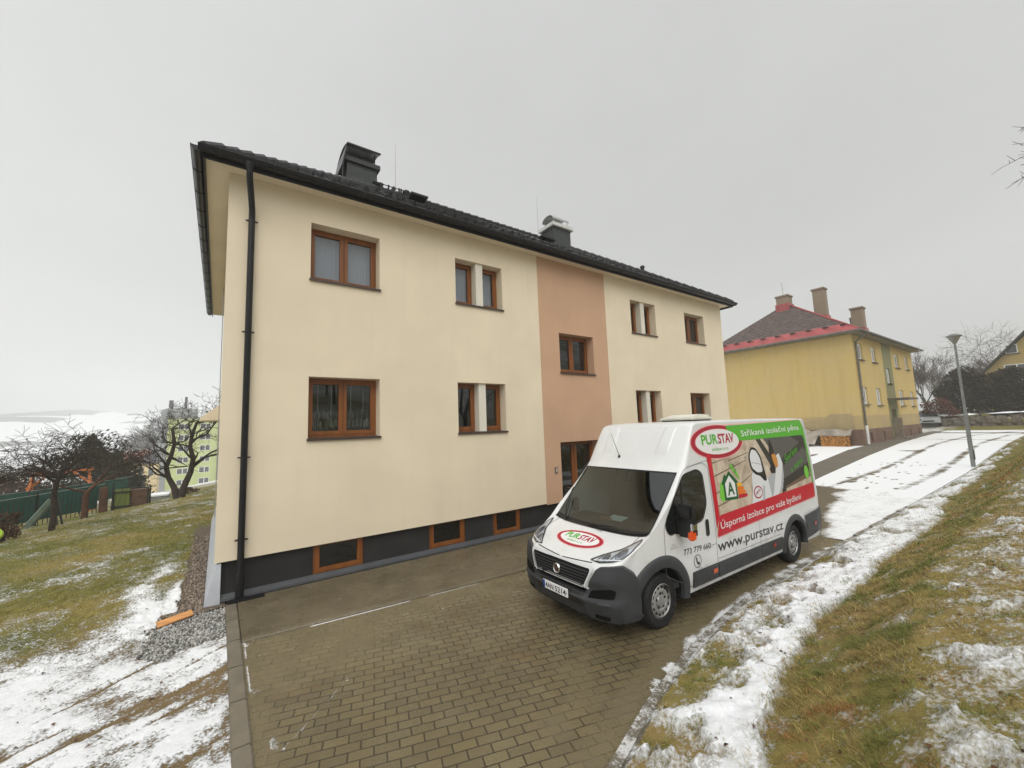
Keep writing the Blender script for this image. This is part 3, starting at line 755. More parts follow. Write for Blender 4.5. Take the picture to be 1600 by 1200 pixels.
# plinth with cellar windows
CW = [(1.50,2.42,.07,.645),(3.83,4.73,.07,.645),(5.50,6.34,.07,.645)]
pl = MB(); PY = Y0+.10
wall_cells(pl, HX0+.10, PX0+.57, -.1, HZ0, CW, PY); wall_cells(pl, 9.30, HX1-.1, -.1, HZ0, [], PY)
for o in CW: reveals(pl, o, PY, .14)
pl.quad((HX0+.10,Y0+DEP,-.3),(HX0+.10,PY,-.3),(HX0+.10,PY,HZ0),(HX0+.10,Y0+DEP,HZ0)); pl.quad((HX1-.1,PY,-.1),(HX1-.1,Y0+DEP,-.1),(HX1-.1,Y0+DEP,HZ0),(HX1-.1,PY,HZ0))
pl.build('plinth', PLINTH, H)
fl = MB(); fl.prism([(HX0+.10,PY+.001,.012),(HX0+.10,PY-.085,.012),(HX0+.10,PY-.075,.05),(HX0+.10,PY+.001,.11)], (PX0+.55-HX0-.1,0,0))
fl.prism([(9.32,PY+.001,.012),(9.32,PY-.085,.012),(9.32,PY-.075,.05),(9.32,PY+.001,.11)], (7.7,0,0))
fl.build('base_flashing', FLASH, H)
DIMPLE = M('dimple_sheet', (.55,.58,.63), .4, .5, var=.12)
ds = MB(); ds.prism([(-.13,Y0+.02,-.06),(.095,Y0+.02,-.06),(.095,Y0+.02,.62),(.04,Y0+.02,.62)], (0,8.6,0))
for k in range(16):
    y = Y0+.18+k*.42; ds.obox((-.078,y,.085),(.006,0,.018),(0,.012,0),(-.006,0,.002),1)
ds.build('drainage_sheet', [DIMPLE, BLACKM], H)
# windows --------------------------------------------------------------------------------
def frame_rect(mb, x0, x1, z0, z1, y0, y1, wdt, wb=None):
    wb = wb or wdt
    mb.box(x0,y0,z0,x0+wdt,y1,z1); mb.box(x1-wdt,y0,z0,x1,y1,z1); mb.box(x0+wdt,y0,z1-wdt,x1-wdt,y1,z1); mb.box(x0+wdt,y0,z0,x1-wdt,y1,z0+wb)
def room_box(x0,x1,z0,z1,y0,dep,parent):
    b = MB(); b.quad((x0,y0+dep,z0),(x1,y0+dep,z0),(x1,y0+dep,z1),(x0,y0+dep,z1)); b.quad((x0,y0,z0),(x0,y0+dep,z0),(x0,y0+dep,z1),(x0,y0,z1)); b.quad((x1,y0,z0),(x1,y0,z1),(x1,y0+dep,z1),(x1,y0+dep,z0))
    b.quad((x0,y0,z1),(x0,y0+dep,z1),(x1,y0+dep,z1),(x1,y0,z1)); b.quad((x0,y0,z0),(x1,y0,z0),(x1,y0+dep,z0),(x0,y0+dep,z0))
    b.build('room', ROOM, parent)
def sash_window(x0,x1,z0,z1,yf,parent,mat=OAK,split=False,fw=.055,curtain=None,room=.8,glass=GLASS):
    f = MB(); frame_rect(f, x0,x1,z0,z1,yf,yf+.07,fw)
    leaves = [(x0+fw,x1-fw)]
    if split:
        xm = (x0+x1)/2; leaves = [(x0+fw,xm-.015),(xm+.015,x1-fw)]; f.box(xm-.015,yf+.005,z0+fw,xm+.015,yf+.068,z1-fw)
    for a,b in leaves: frame_rect(f, a,b,z0+fw,z1-fw,yf-.012,yf+.055,.062,.075)
    o = f.build('window', mat, parent)
    pn = MB()
    for a,b in leaves: pn.quad((a+.05,yf+.03,z0+fw+.05),(b-.05,yf+.03,z0+fw+.05),(b-.05,yf+.03,z1-fw-.05),(a+.05,yf+.03,z1-fw-.05))
    pn.build('pane', glass, o)
    if curtain == 'blind':
        c = MB()
        for a,b in leaves:
            n_ = 24; rows = [[(a+.03+(b-a-.06)*i/n_, yf+.14+.001*math.sin(i*1.9), z) for i in range(n_+1)] for z in (z0+fw, z1-fw)]
            c.grid(rows)
        c.build('curtain', BLIND, o)
        c = MB()
        for a,b in leaves:
            for q in (.22,.74): c.box(a+(b-a)*q-.006, yf+.105, z0+fw+.06, a+(b-a)*q+.006, yf+.11, z1-fw-.04)
            c.box(a+.06, yf+.1, z0+fw+.07, b-.06, yf+.108, z0+fw+.085)
        c.build('blind_cord', M('cord_white', (.75,.75,.78), .6, .3), o)
    if curtain == 'lace':
        c = MB(); rnd = random.Random(3)
        for a,b in leaves:
            n_ = 60
            top = [(a+.03+(b-a-.06)*i/n_, yf+.13+.012*math.sin(i*.9), z0+.52+.05*math.sin(i*.5)) for i in range(n_+1)]
            bot = [(p[0], p[1], z0+.16+.05*abs(math.sin(i*.26))) for i, p in enumerate(top)]
            mid = [(p[0], p[1]+.004, (p[2]+q[2])/2) for p, q in zip(top,bot)]
            for i in range(n_):
                if rnd.random() < .66: c.quad(bot[i],bot[i+1],mid[i+1],mid[i])
                if rnd.random() < .25: c.quad(mid[i],mid[i+1],top[i+1],top[i])
            for q in (.3,.72): c.box(a+(b-a)*q-.010, yf+.15, z0+.5, a+(b-a)*q+.010, yf+.154, z1-.1)
        c.build('curtain', LACE, o)
    if room: room_box(x0,x1,z0,z1,yf+.075,room,o)
    return o
def sill(o, x0, x1, z, y, parent):
    s = MB(); s.prism([(x0-.02,y-.045,z-.030),(x0-.02,y-.045,z+.010),(x0-.02,y+REC,z+.030),(x0-.02,y+REC,z-.0)], (x1-x0+.04,0,0)); s.build('sill', SILLM, o)
for (x0,x1,z0,z1,k) in OPEN:
    yf = Y0+REC; zb = z0+.02
    if k.startswith('two') or k == 'stair':
        o = sash_window(x0,x1,zb,z1,yf,H,split=True,curtain='blind' if 'blind' in k else ('lace' if 'lace' in k else None)); sill(o,x0,x1,z0,Y0,H)
    elif k.startswith('pair'):
        a, b = x0+.60, x0+.805
        o = sash_window(x0,a,zb,z1,yf,H,curtain='blind' if 'blind' in k else None); sill(o,x0,x1,z0,Y0,H)
        sash_window(b-.015,x1-.0,zb,z1,yf,H,curtain='blind' if 'blind' in k else None)
        p_ = MB(); p_.box(a+.004,Y0+.05,z0+.022,b,Y0+REC+.1,z1-.001); p_.build('window_pillar', WHITE_PILLAR, H)
    else:
        o = sash_window(x0,x1,zb,z1,yf,H,split=True); sill(o,x0,x1,z0,Y0,H)
for (x0,x1,z0,z1) in CW: sash_window(x0+.002,x1-.002,z0+.002,.715,PY+.03,H,fw=.05,room=.4)
# entrance -----------------------------------------------------------------------------------
d = MB(); yf = Y0+.30
frame_rect(d, 7.725,9.295,.10,2.235,yf,yf+.08,.10); d.box(8.50,yf-.01,.10,8.60,yf+.075,2.14)
d.box(7.825,yf+.01,.10,7.98,yf+.07,2.14); d.box(8.42,yf+.01,.20,8.50,yf+.07,2.14); d.box(8.6,yf+.015,.2,9.2,yf+.06,.9)
do = d.build('door', OAK, H)
pn = MB(); pn.quad((7.97,yf+.04,.12),(8.43,yf+.04,.12),(8.43,yf+.04,2.14),(7.97,yf+.04,2.14)); pn.quad((8.6,yf+.04,.9),(9.2,yf+.04,.9),(9.2,yf+.04,2.14),(8.6,yf+.04,2.14)); pn.build('pane', GLASS, do)
hd = MB(); hd.tube([(7.93,yf-.0,1.0),(7.93,yf-.06,1.0),(7.93,yf-.06,1.35),(7.93,yf,1.35)], .012, 8); hd.build('handle', STEEL, do)
for z in (.55,1.15,1.62):
    hg = MB(); hg.box(7.722,yf-.05,z-.015,7.80,yf-.035,z+.015)
    hg.build('hinge', M('hinge_white',(.7,.7,.68),.4,.5), do)
room_box(7.73,9.29,.10,2.235,yf+.085,1.5,do)
st = MB(); st.box(7.6,Y0-.35,.0,9.4,Y0+.42,.10); st.build('door_step', SLAB, H)
bl = MB(); bl.bbox(7.47,Y0-.028,1.42,7.57,Y0-.002,1.58,.006); bo = bl.build('doorbell', M('bell_steel',(.22,.2,.18),.4,.5,metal=.5), H)
b2 = MB(); b2.box(7.495,Y0-.031,1.45,7.545,Y0-.027,1.55); b2.build('doorbell_panel', M('bell_pale',(.5,.45,.38),.5,.3), bo)
# roof ------------------------------------------------------------------------------------------
EO = .375; EZ = 7.60; PITCH = .665
ex0, ex1, ey0, ey1 = HX0-EO, HX1+EO, Y0-EO, Y0+DEP+EO
run = (ey1-ey0)/2; RZ = EZ+PITCH*run; RY = ey0+run; rx0, rx1 = ex0+run, ex1-run
sf = MB(); sf.quad((ex0+.03,ey0+.03,7.50),(ex0+.03,ey1-.03,7.50),(ex1-.03,ey1-.03,7.50),(ex1-.03,ey0+.03,7.50))
for i in range(6):                                   # coved joint between wall and soffit
    pass
sf.build('soffit', CREAM, H)
rf = MB()
def slope_rows(A, B, C, D, nrow, ncol, seed):
    """A,B eave ends, C,D ridge ends (over A and B): stepped courses of tiles"""
    A,B,C,D = map(Vector,(A,B,C,D)); rows = []; nrm = (B-A).cross(C-A).normalized(); rnd = random.Random(seed)
    if nrm.z < 0: nrm = -nrm
    for r in range(nrow):
        for tt, hgt in ((r/nrow,.024),((r+.98)/nrow,.004)):
            a = A.lerp(C,tt); b = B.lerp(D,tt); rows.append([a.lerp(b,c/ncol)+nrm*(hgt+.006*math.sin(c*PI*.5)+rnd.uniform(-.006,.008)) for c in range(ncol+1)])
    rf.grid(rows)
    rf.quad(A,B,D,C)
slope_rows((ex0,ey0,EZ),(ex1,ey0,EZ),(rx0,RY,RZ),(rx1,RY,RZ), 20, 130, 1)
slope_rows((ex0,ey1,EZ),(ex0,ey0,EZ),(rx0,RY,RZ),(rx0,RY,RZ), 20, 40, 2)
slope_rows((ex1,ey0,EZ),(ex1,ey1,EZ),(rx1,RY,RZ),(rx1,RY,RZ), 20, 40, 3)
slope_rows((ex1,ey1,EZ),(ex0,ey1,EZ),(rx1,RY,RZ),(rx0,RY,RZ), 20, 30, 4)
roof = rf.build('roof', TILE, H)
hp = MB()
for a, b in (((ex0,ey0,EZ),(rx0,RY,RZ)),((ex1,ey0,EZ),(rx1,RY,RZ)),((rx0,RY,RZ),(rx1,RY,RZ))):
    a = Vector(a); b = Vector(b); n_ = int((b-a).length/.34)
    for i in range(n_):
        p = a.lerp(b,i/n_); q = a.lerp(b,(i+1.12)/n_); hp.tube([p+Vector((0,0,.02)), q+Vector((0,0,.05))], [.085,.10], 8)
hp.build('ridge_cap', TILE, roof)
fa = MB()
fa.box(ex0,ey0,7.42,ex1,ey0+.025,7.60); fa.box(ex0,ey0+.025,7.42,ex0+.025,ey1,7.60); fa.box(ex1-.025,ey0+.025,7.42,ex1,ey1,7.60)
fa.build('fascia', BLACKM, roof)
rnd = random.Random(8)
sg = MB(); sg.bar((0,0,.02),(0,-.02,.12),.025,.03); sg.bar((0,-.02,.12),(0,.16,.135),.025,.012)
guard0 = sg.build('snow_guard', BLACKM, roof, world=False); first = True
for row in (2,5):
    for i in range(44):
        x = ex0+row*.35+.4+i*(ex1-ex0-row*.7-.8)/43+rnd.uniform(-.05,.05); y = ey0+row*.3; z = EZ+PITCH*row*.3
        g_ = guard0 if first else link(guard0.copy()); first = False
        g_.parent = roof; g_.location = Vector((x,y,z))-origin(roof)
def gutter(a, b, outdir, name='gutter'):
    a = Vector(a); b = Vector(b); g = MB(); o_ = Vector(outdir); n_ = 10; rr = .088; rows = []
    for p in (a,b):
        rows.append([p+o_*(rr*math.cos(PI+PI*k/n_)*-1)*1.0*(-1)+Vector((0,0,-rr*math.sin(PI*k/n_))) for k in range(n_+1)])
    g.grid(rows)
    rows2 = [[p+(q-p)*1.0 for p, q in zip(r_, r_)] for r_ in rows]
    g.tube([a+o_*rr, b+o_*rr], .011, 6)
    d_ = (b-a).normalized(); L = (b-a).length; k = .3
    while k < L:                                             # hangers
        p = a+d_*k
        g.tube([p+o_*(rr+.006)*math.cos(q)+Vector((0,0,-(rr+.006)*math.sin(q))) for q in [PI*j/8 for j in range(9)]], .008, 5); k += .8
    for p in (a,b): g.add([p]+[p+o_*rr*math.cos(PI*k/n_)+Vector((0,0,-rr*math.sin(PI*k/n_))) for k in range(n_+1)], [(0,k+1,k+2) for k in range(n_)])
    return g.build(name, GUTM, roof, smooth=True)
gz = 7.565
gutter((ex0-.07,ey0-.078,gz),(ex1+.07,ey0-.078,gz),(0,-1,0)); gutter((ex0-.078,ey1+.07,gz),(ex0-.078,ey0-.07,gz),(-1,0,0)); gutter((ex1+.078,ey0-.07,gz),(ex1+.078,ey1+.07,gz),(1,0,0))
dp = MB(); dxp = .36
dp.lathe([(.085,0),(.085,-.03),(.052,-.12),(.05,-.16)], (dxp-.07,ey0-.085,7.50), n=14)
dp.tube([(dxp-.07,ey0-.085,7.36),(dxp-.07,ey0-.075,7.25),(dxp-.055,ey0-.01,7.15),(dxp-.015,Y0-.17,6.93),(dxp,Y0-.085,6.82),(dxp,Y0-.072,6.66),(dxp,Y0-.072,3),(dxp,Y0-.072,.45)], .052, 14)
dp.tube([(dxp,Y0-.072,.47),(dxp,Y0-.072,.02)], .062, 14)
dpo = dp.build('downpipe', GUTM, H, angle=50)
for z in (6.62,4.55,2.35,.98):
    bk = MB(); bk.lathe([(.060,-.015),(.060,.015)], (dxp,Y0-.072,z), n=14); bk.box(dxp-.095,Y0-.085,z-.012,dxp-.058,Y0-.06,z+.012); bk.box(dxp+.058,Y0-.085,z-.012,dxp+.095,Y0-.06,z+.012); bk.box(dxp-.012,Y0-.02,z-.012,dxp+.012,Y0,z+.012)
    bk.build('pipe_bracket', BLACKM, dpo)
gt = MB(); gt.bbox(dxp-.17,Y0-.24,.02,dxp+.35,Y0-.10,.055,.006); gt.build('drain_grate', BLACKM, dpo)
# chimneys ---------------------------------------------------------------------------------------------
c1 = MB(); c1.box(2.93,12.4,9.0,3.86,13.2,11.12)
ch = c1.build('chimney', CHIM, roof)
k1 = MB(); k1.box(2.86,12.32,11.06,3.94,13.28,11.20); k1.box(2.95,12.5,11.2,3.75,13.1,11.42)
k1.build('chimney_collar', CHIM, ch)
k1 = MB(); arc = [(2.92+1.12*i/1.0, 0, 0) for i in (0,1)]
prof = [(12.15+ (13.42-12.15)*j/14, 11.47+.15*math.sin(PI*j/14)) for j in range(15)]
rows = [[(x, y, z-.0) for y, z in prof] for x in (2.88,3.90)]; k1.grid(rows); k1.grid([[(p[0],p[1],p[2]+.03) for p in r_] for r_ in rows])
for y, z in (prof[0],prof[-1]): k1.bar((2.88,y,z+.015),(3.90,y,z+.015),.03,.05)
for j in range(14):
    for x in (2.88,3.90): k1.quad((x,prof[j][0],prof[j][1]),(x,prof[j+1][0],prof[j+1][1]),(x,prof[j+1][0],prof[j+1][1]+.03),(x,prof[j][0],prof[j][1]+.03))
for x in (2.96,3.78):
    for y in (12.4,13.2): k1.bar((x,y,11.1),(x,y,11.55),.06,.02)
k1.prism([(2.74,12.2,10.75),(2.88,12.2,11.48),(2.91,12.2,11.48),(2.78,12.2,10.75)], (0,1.2,0))
k1.bar((2.78,12.24,9.8),(2.78,12.24,10.8),.03,.03)
k1.build('chimney_cowl', BLACKM, ch)
c2 = MB(); c2.box(11.84,12.9,10.2,12.86,13.7,11.62); ch = c2.build('chimney', CHIM, roof)
k2 = MB(); k2.bbox(11.72,12.78,11.56,12.98,13.82,11.74,.02); k2.build('chimney_collar', M('white_coping',(.6,.6,.58),.6,.3), ch)
k2 = MB(); n_ = 12
rows = [[(x, 12.95+.72*(.5-.5*math.cos(PI*j/n_)), 11.98+.22*math.sin(PI*j/n_)) for j in range(n_+1)] for x in (11.86,12.86)]
k2.grid(rows); k2.grid([[(p[0],p[1],p[2]+.02) for p in r_] for r_ in rows]); k2.box(12.0,13.1,11.74,12.5,13.5,11.95)
for x in (11.95,12.78):
    for y in (13.0,13.6): k2.tube([(x,y,11.7),(x,y,12.02)], .015, 6)
k2.build('chimney_cowl', STEEL, ch)
rd = MB(); rd.tube([(4.68,13.0,10.9),(4.68,13.0,12.72)], [.012,.006], 6); rd.build('lightning_rod', STEEL, roof)
rd = MB(); rd.tube([(11.03,13.0,10.9),(11.03,13.0,12.75)], [.012,.006], 6); rd.build('lightning_rod', STEEL, roof)
def rz_(y): return EZ+PITCH*(y-ey0)
ht = MB(); y = 12.5; ht.bar((4.95,y,rz_(y)+.14),(5.55,y,rz_(y)+.14),.5,.07); ht.build('roof_hatch', BLACKM, roof)
ht = MB(); ht.bar((3.72,y,rz_(y)+.16),(4.05,y,rz_(y)+.16),.3,.07); ht.build('roof_hatch', BLACKM, roof)
ht = MB(); y = 12.35
for z in (.12,.26): ht.bar((3.7,y,rz_(y)+z),(5.0,y,rz_(y)+z),.02,.02)
for x in (3.95,4.2,4.55,4.62): ht.bar((x,y,rz_(y)-.02),(x+.02,y,rz_(y)+.3),.03,.05)
ht.bar((4.28,y,rz_(y)+.02),(4.4,y,rz_(y)+.25),.14,.12)
ht.build('roof_step', BLACKM, roof)
for x, y in ((4.75,12.2),(17.1,12.2)):
    vt = MB(); vt.lathe([(.09,-.1),(.085,.16),(.12,.2),(.12,.26),(.02,.33)], (x,y,rz_(y)), n=12); vt.build('vent_pipe', TILE, roof, smooth=True)
ht = MB(); y = 12.6; ht.bar((10.7,y,rz_(y)+.1),(11.5,y,rz_(y)+.1),.4,.06); ht.build('roof_hatch', BLACKM, roof)
# side wall bits
cn = MB(); cn.box(-.55,17.2,3.3,0,18.6,3.38); cn.prism([(-.55,17.2,3.38),(0,17.2,3.38),(0,17.2,3.85)], (0,1.4,0)); cn.build('canopy', CREAM, H)
cd = MB(); cd.tube([(-.03,Y0+7,.3),(-.03,Y0+7,7.45)], .012, 6); cd.build('lightning_conductor', STEEL, H)
# ================================================================== delivery van
# local frame: x rearward from the nose, y across (-y is the driver's side), z up
def van_paint(name, col):
    m, nt = newmat(name); t = NT(nt); p = t.coord('Object')
    d = t.noise(p, 2.2, 5, .65, sc=(1,1,.6)); z = t.n('ShaderNodeSeparateXYZ'); t.l(p, z.inputs[0])
    f = t.math('MULTIPLY', .16, t.ramp(d, [(.35,.2),(.7,1.0)]))
    sp = t.math('SUBTRACT', t.math('ADD', t.noise(p, 9, 5, .7, sc=(.5,1,1)), t.math('MULTIPLY', t.noise(p, 60, 3, .7), .35)), t.math('MULTIPLY', z.outputs['Z'], .22))
    f = t.math('ADD', f, t.ramp(sp, [(.52,0.0),(.72,.5)]), True)
    c = t.mix(f, col, (.30,.28,.24))
    t.out(t.pbsdf(c, t.math('ADD', t.math('MULTIPLY', f, .4), .22), .5, coat=.25))
    return m
VWHITE = van_paint('van_white', (.72,.73,.735))
VPLAST = M('van_plastic', (.040,.042,.046), .5, .4, var=.22, scale=4, bump=.12, bscale=220)
VBLACK = M('van_black', (.009,.009,.010), .38, .4, var=.2)
VDARK = M('van_underside', (.008,.008,.008), .8, .2)
TYRE = M('tyre_rubber', (.016,.016,.017), .7, .3, var=.3, scale=9, bump=.3, bscale=90)
HUB = M('wheel_silver', (.36,.36,.35), .38, .5, metal=.45, var=.25, scale=8)
CHROME = M('chrome', (.75,.76,.78), .12, .6, metal=1.0, var=.05)
def flat(name, col, rough=.32):
    if name in MATS: return MATS[name]
    m, nt = newmat(name); t = NT(nt); p = t.coord('Object')
    c = t.mix(t.math('MULTIPLY', t.noise(p, 3.0, 4, .6), .35), col, tuple(x*.72 for x in col)); t.out(t.pbsdf(c, rough, .45)); MATS[name] = m; return m
RED = flat('decal_red', srgb(196,26,48)); GRN = flat('decal_green', srgb(84,176,46)); DGRN = flat('decal_dark_green', srgb(22,92,48)); INK = flat('decal_black', (.012,.012,.013))
WHT = flat('decal_white', (.80,.80,.80)); ORG = flat('decal_orange', srgb(236,120,20)); YEL = flat('decal_yellow', srgb(244,184,40)); CRIM = flat('decal_crimson', srgb(168,22,52)); PINKD = flat('decal_pink', srgb(244,172,172))
GREY1 = flat('decal_grey', srgb(90,88,88)); GREY2 = flat('decal_dark_grey', srgb(52,50,50)); GREY3 = flat('decal_pale_grey', srgb(224,226,229)); GREY4 = flat('decal_mid_grey', srgb(178,182,188)); BRN = flat('decal_brown', srgb(112,92,76)); SKIN = flat('decal_tan', srgb(206,140,62)); LIME = flat('decal_lime', srgb(120,200,70))
m, nt = newmat('decal_foam'); t = NT(nt); p = t.coord('Object')
f = t.noise(p, 3.0, 5, .65, .8); c = t.ramp(f, [(.25,srgb(138,122,108)),(.5,srgb(196,180,160)),(.75,srgb(216,206,192))])
f2 = t.noise(p, 5, 3, .5, 1.5, sc=(.6,1,4.0)); c = t.mix(t.ramp(f2, [(.62,0.0),(.72,.55)]), c, srgb(108,92,78)); t.out(t.pbsdf(c, .32, .45)); FOAM = m

def pchip(xs, ys, q):
    xs = np.asarray(xs,float); ys = np.asarray(ys,float); h = np.diff(xs); d = np.diff(ys)/h; mm = np.zeros(len(xs))
    for i in range(1,len(xs)-1):
        if d[i-1]*d[i] > 0: w1, w2 = 2*h[i]+h[i-1], h[i]+2*h[i-1]; mm[i] = (w1+w2)/(w1/d[i-1]+w2/d[i])
    mm[0], mm[-1] = d[0], d[-1]
    q = np.clip(q, xs[0], xs[-1]); k = np.clip(np.searchsorted(xs,q,side='right')-1,0,len(xs)-2); t_ = (q-xs[k])/h[k]
    return ys[k]*(2*t_**3-3*t_**2+1)+mm[k]*h[k]*(t_**3-2*t_**2+t_)+ys[k+1]*(-2*t_**3+3*t_**2)+mm[k+1]*h[k]*(t_**3-t_**2)
#        s    xc    zc    xe    ze    p
ROWS = [(0,  .015, .600, .400, .600, .56),
        (1,  .030, .800, .440, .820, .56),
        (2,  .075, .880, .470, .930, .56),
        (3,  .175, .950, .510, 1.010,.57),
        (4,  .40, 1.035, .640, 1.120,.60),
        (5,  .66, 1.110, .780, 1.220,.62),
        (6,  .80, 1.150, .890, 1.310,.64),
        (7, 1.53, 1.960,1.700, 1.940,.60),
        (8, 1.61, 2.040,1.770, 2.010,.56),
        (9, 1.97, 2.560,2.010, 2.480,.44),
        (10,2.06, 2.660,2.090, 2.590,.38),
        (11,2.22, 2.695,2.230, 2.630,.35),
        (12,4.00, 2.705,4.000, 2.645,.34),
        (13,6.14, 2.675,6.140, 2.625,.34),
        (14,6.25, 2.610,6.250, 2.570,.36)]
RA = np.array(ROWS, float)
def wz(z): return 1.025-.085*np.clip((np.asarray(z,float)-1.05)/1.4,0,1.2)**1.6-.04*np.clip((.62-np.asarray(z,float))/.35,0,1)**2
def plan(x): return 1-.115*np.clip((1.15-np.asarray(x,float))/.75,0,1.1)**2-.035*np.clip((np.asarray(x,float)-5.98)/.27,0,1)**2
def srow(s): return [pchip(RA[:,0], RA[:,i], np.asarray(s,float)) for i in range(1,6)]
def strap(s, th):
    xc,zc,xe,ze,p = srow(s); c = 1-np.abs(np.cos(th))**p; ye = wz(ze)*plan(xe)
    return np.stack([xc+(xe-xc)*c, ye*np.sign(np.sin(th))*np.abs(np.sin(th))**p, zc+(ze-zc)*c], -1)
SV = np.concatenate([np.linspace(0,6,37)[:-1], np.linspace(6,7,25)[:-1], np.linspace(7,11,33)[:-1], np.linspace(11,13,30)[:-1], np.linspace(13,14,4)])
TH = np.concatenate([np.linspace(-90,-50,13)[:-1], np.linspace(-50,50,29), np.linspace(50,90,13)[1:]])*PI/180
S2, T2 = np.meshgrid(SV, TH, indexing='ij'); SP = strap(S2, T2)
WS0, WS1, WTH = 6.05, 6.97, R(61)
ARCH = [(.955,.345,.435),(4.99,.345,.435)]
def zbot(x):
    z = .30
    for cx, cz, r in ARCH:
        if abs(x-cx) < r: z = max(z, cz+math.sqrt(r*r-(x-cx)**2))
    return z
vb = MB()
nT = len(TH)
def skip_ws(i, j):
    s = (SV[i]+SV[i+1])/2; th = (TH[j]+TH[j+1])/2
    return WS0 < s < WS1 and abs(th) < WTH
vb.grid(SP, 0, skip_ws)
edge_x = SP[:,0,0]; edge_z = SP[:,0,2]
arcx = np.concatenate([[cx+r*math.cos(a)*sg_ for a in np.linspace(0,PI/2,14)] for cx,cz,r in ARCH for sg_ in (-1,1)])
arcx = [x for x in arcx if min(abs(edge_x-x)) > .004]
cols = sorted(list(edge_x)+arcx+[x for x in np.linspace(.6,6.22,40) if min(abs(edge_x-x)) > .03])
K = 16
for sgn in (-1,1):
    P = []
    for x in cols:
        zt = float(np.interp(x, edge_x, edge_z)); zb_ = min(zbot(x), zt-.001)
        zz = np.linspace(zb_, zt, K); P.append([(x, sgn*float(wz(z)*plan(x)), z) for z in zz])
    vb.grid(P)
# tail
last = SP[-1]; Pt = [[tuple(p) for p in last]]
for k, (xo,) in enumerate(((.015,),(.025,),(.03,),(.03,),(.03,))):
    fz = (k+1)/5; Pt.append([(p[0]+xo, p[1]*(1+.07*fz), p[2]*(1-fz)+.40*fz) for p in last])
vb.grid(Pt)
bm = bmesh.new()
for p in vb.v: bm.verts.new(p)
bm.verts.ensure_lookup_table()
for f in vb.f:
    try: bm.faces.new([bm.verts[i] for i in f])
    except ValueError: pass
bmesh.ops.remove_doubles(bm, verts=bm.verts[:], dist=.0015); bmesh.ops.dissolve_degenerate(bm, dist=.0005, edges=bm.edges[:])
bmesh.ops.recalc_face_normals(bm, faces=bm.faces[:])
BVH = BVHTree.FromBMesh(bm)

V = thing('delivery_van', 'white high roof delivery van with green and red side lettering on the wet drive', 'van', (3.90,4.505,0), R(-.9))
bmx = MB(); bmx.addbm(bm.copy()); 
body = bmx.build('body', VWHITE, V, world=False, angle=38); bm.free()
def vpart(mb, name, mats, parent=None, smooth=False, angle=None): return mb.build(name, mats, parent or V, smooth=smooth, world=False, angle=angle)
# projection of flat shapes on the van's skin --------------------------------------------------
def side_add(mb, b2, off, m=0, sgn=-1, step=.10):
    slice_bm(b2, 1, step); slice_bm(b2, 0, .25)
    for v in b2.verts:
        x, z = v.co.x, v.co.y; v.co = Vector((x, sgn*(float(wz(z)*plan(x))+off), z))
    mb.addbm(b2, m)
def ray_add(mb, b2, off, m=0, mode='front', step=.05, tgt=None):
    """front: (u,v)=(y,z) shot along +x ; hood: (u,v)=(y,x) shot along -z"""
    slice_bm(b2, 0, step); slice_bm(b2, 1, step); bad = []
    for v in b2.verts:
        u, w_ = v.co.x, v.co.y
        if mode == 'front': o_, d_ = Vector((-2,u,w_)), Vector((1,0,0))
        else: o_, d_ = Vector((w_,u,4)), Vector((0,0,-1))
        h, nrm, _, _ = (tgt or BVH).ray_cast(o_, d_)
        if h is None: bad.append(v); continue
        if nrm.dot(d_) > 0: nrm = -nrm
        v.co = h+nrm*off
    if bad: bmesh.ops.delete(b2, geom=bad, context='VERTS')
    mb.addbm(b2, m)
def rpoly(pts, r=.03, n=5):
    """polygon with rounded corners"""
    out = []; k = len(pts)
    for i in range(k):
        p0, p1, p2 = Vector(pts[i-1]), Vector(pts[i]), Vector(pts[(i+1)%k])
        a = (p0-p1); b = (p2-p1); ra = min(r, a.length*.45, b.length*.45); a = p1+a.normalized()*ra; b = p1+b.normalized()*ra
        for j in range(n+1):
            q = j/n; out.append(tuple(a*(1-q)**2+p1*2*q*(1-q)+b*q*q))
    return out
def ring(pts, wdt):
    """strip along the inside of a closed outline"""
    bm_ = bmesh.new(); n_ = len(pts); c = []
    for i in range(n_):
        a = Vector(pts[i-1]); p = Vector(pts[i]); b = Vector(pts[(i+1)%n_]); d = (b-a)
        if d.length < 1e-9: d = Vector((1,0))
        d.normalize(); c.append((p, p+Vector((-d.y,d.x))*wdt))
    vs = [(bm_.verts.new((*p,0)), bm_.verts.new((*q,0))) for p, q in c]
    for i in range(n_):
        j = (i+1)%n_
        try: bm_.faces.new([vs[i][0],vs[j][0],vs[j][1],vs[i][1]])
        except ValueError: pass
    return bm_
def move(b2, dx=0, dy=0, rot=0, sx=1, sy=1):
    for v in b2.verts:
        x, y = v.co.x*sx, v.co.y*sy; v.co.x = x*math.cos(rot)-y*math.sin(rot)+dx; v.co.y = x*math.sin(rot)+y*math.cos(rot)+dy
    return b2
def txt(body_, x0, y0, x1, h, bold=.012, shear=0, rot=0, font_h=.73):
    """left-aligned line: width x1-x0 at cap height h"""
    b2 = text_mesh(body_, 1.0, bold, shear, 'LEFT'); xs = [v.co.x for v in b2.verts]; a, b = min(xs), max(xs)
    for v in b2.verts: v.co.x = (v.co.x-a)/(b-a)*(x1-x0); v.co.y = v.co.y/font_h*h
    return move(b2, x0, y0, rot)

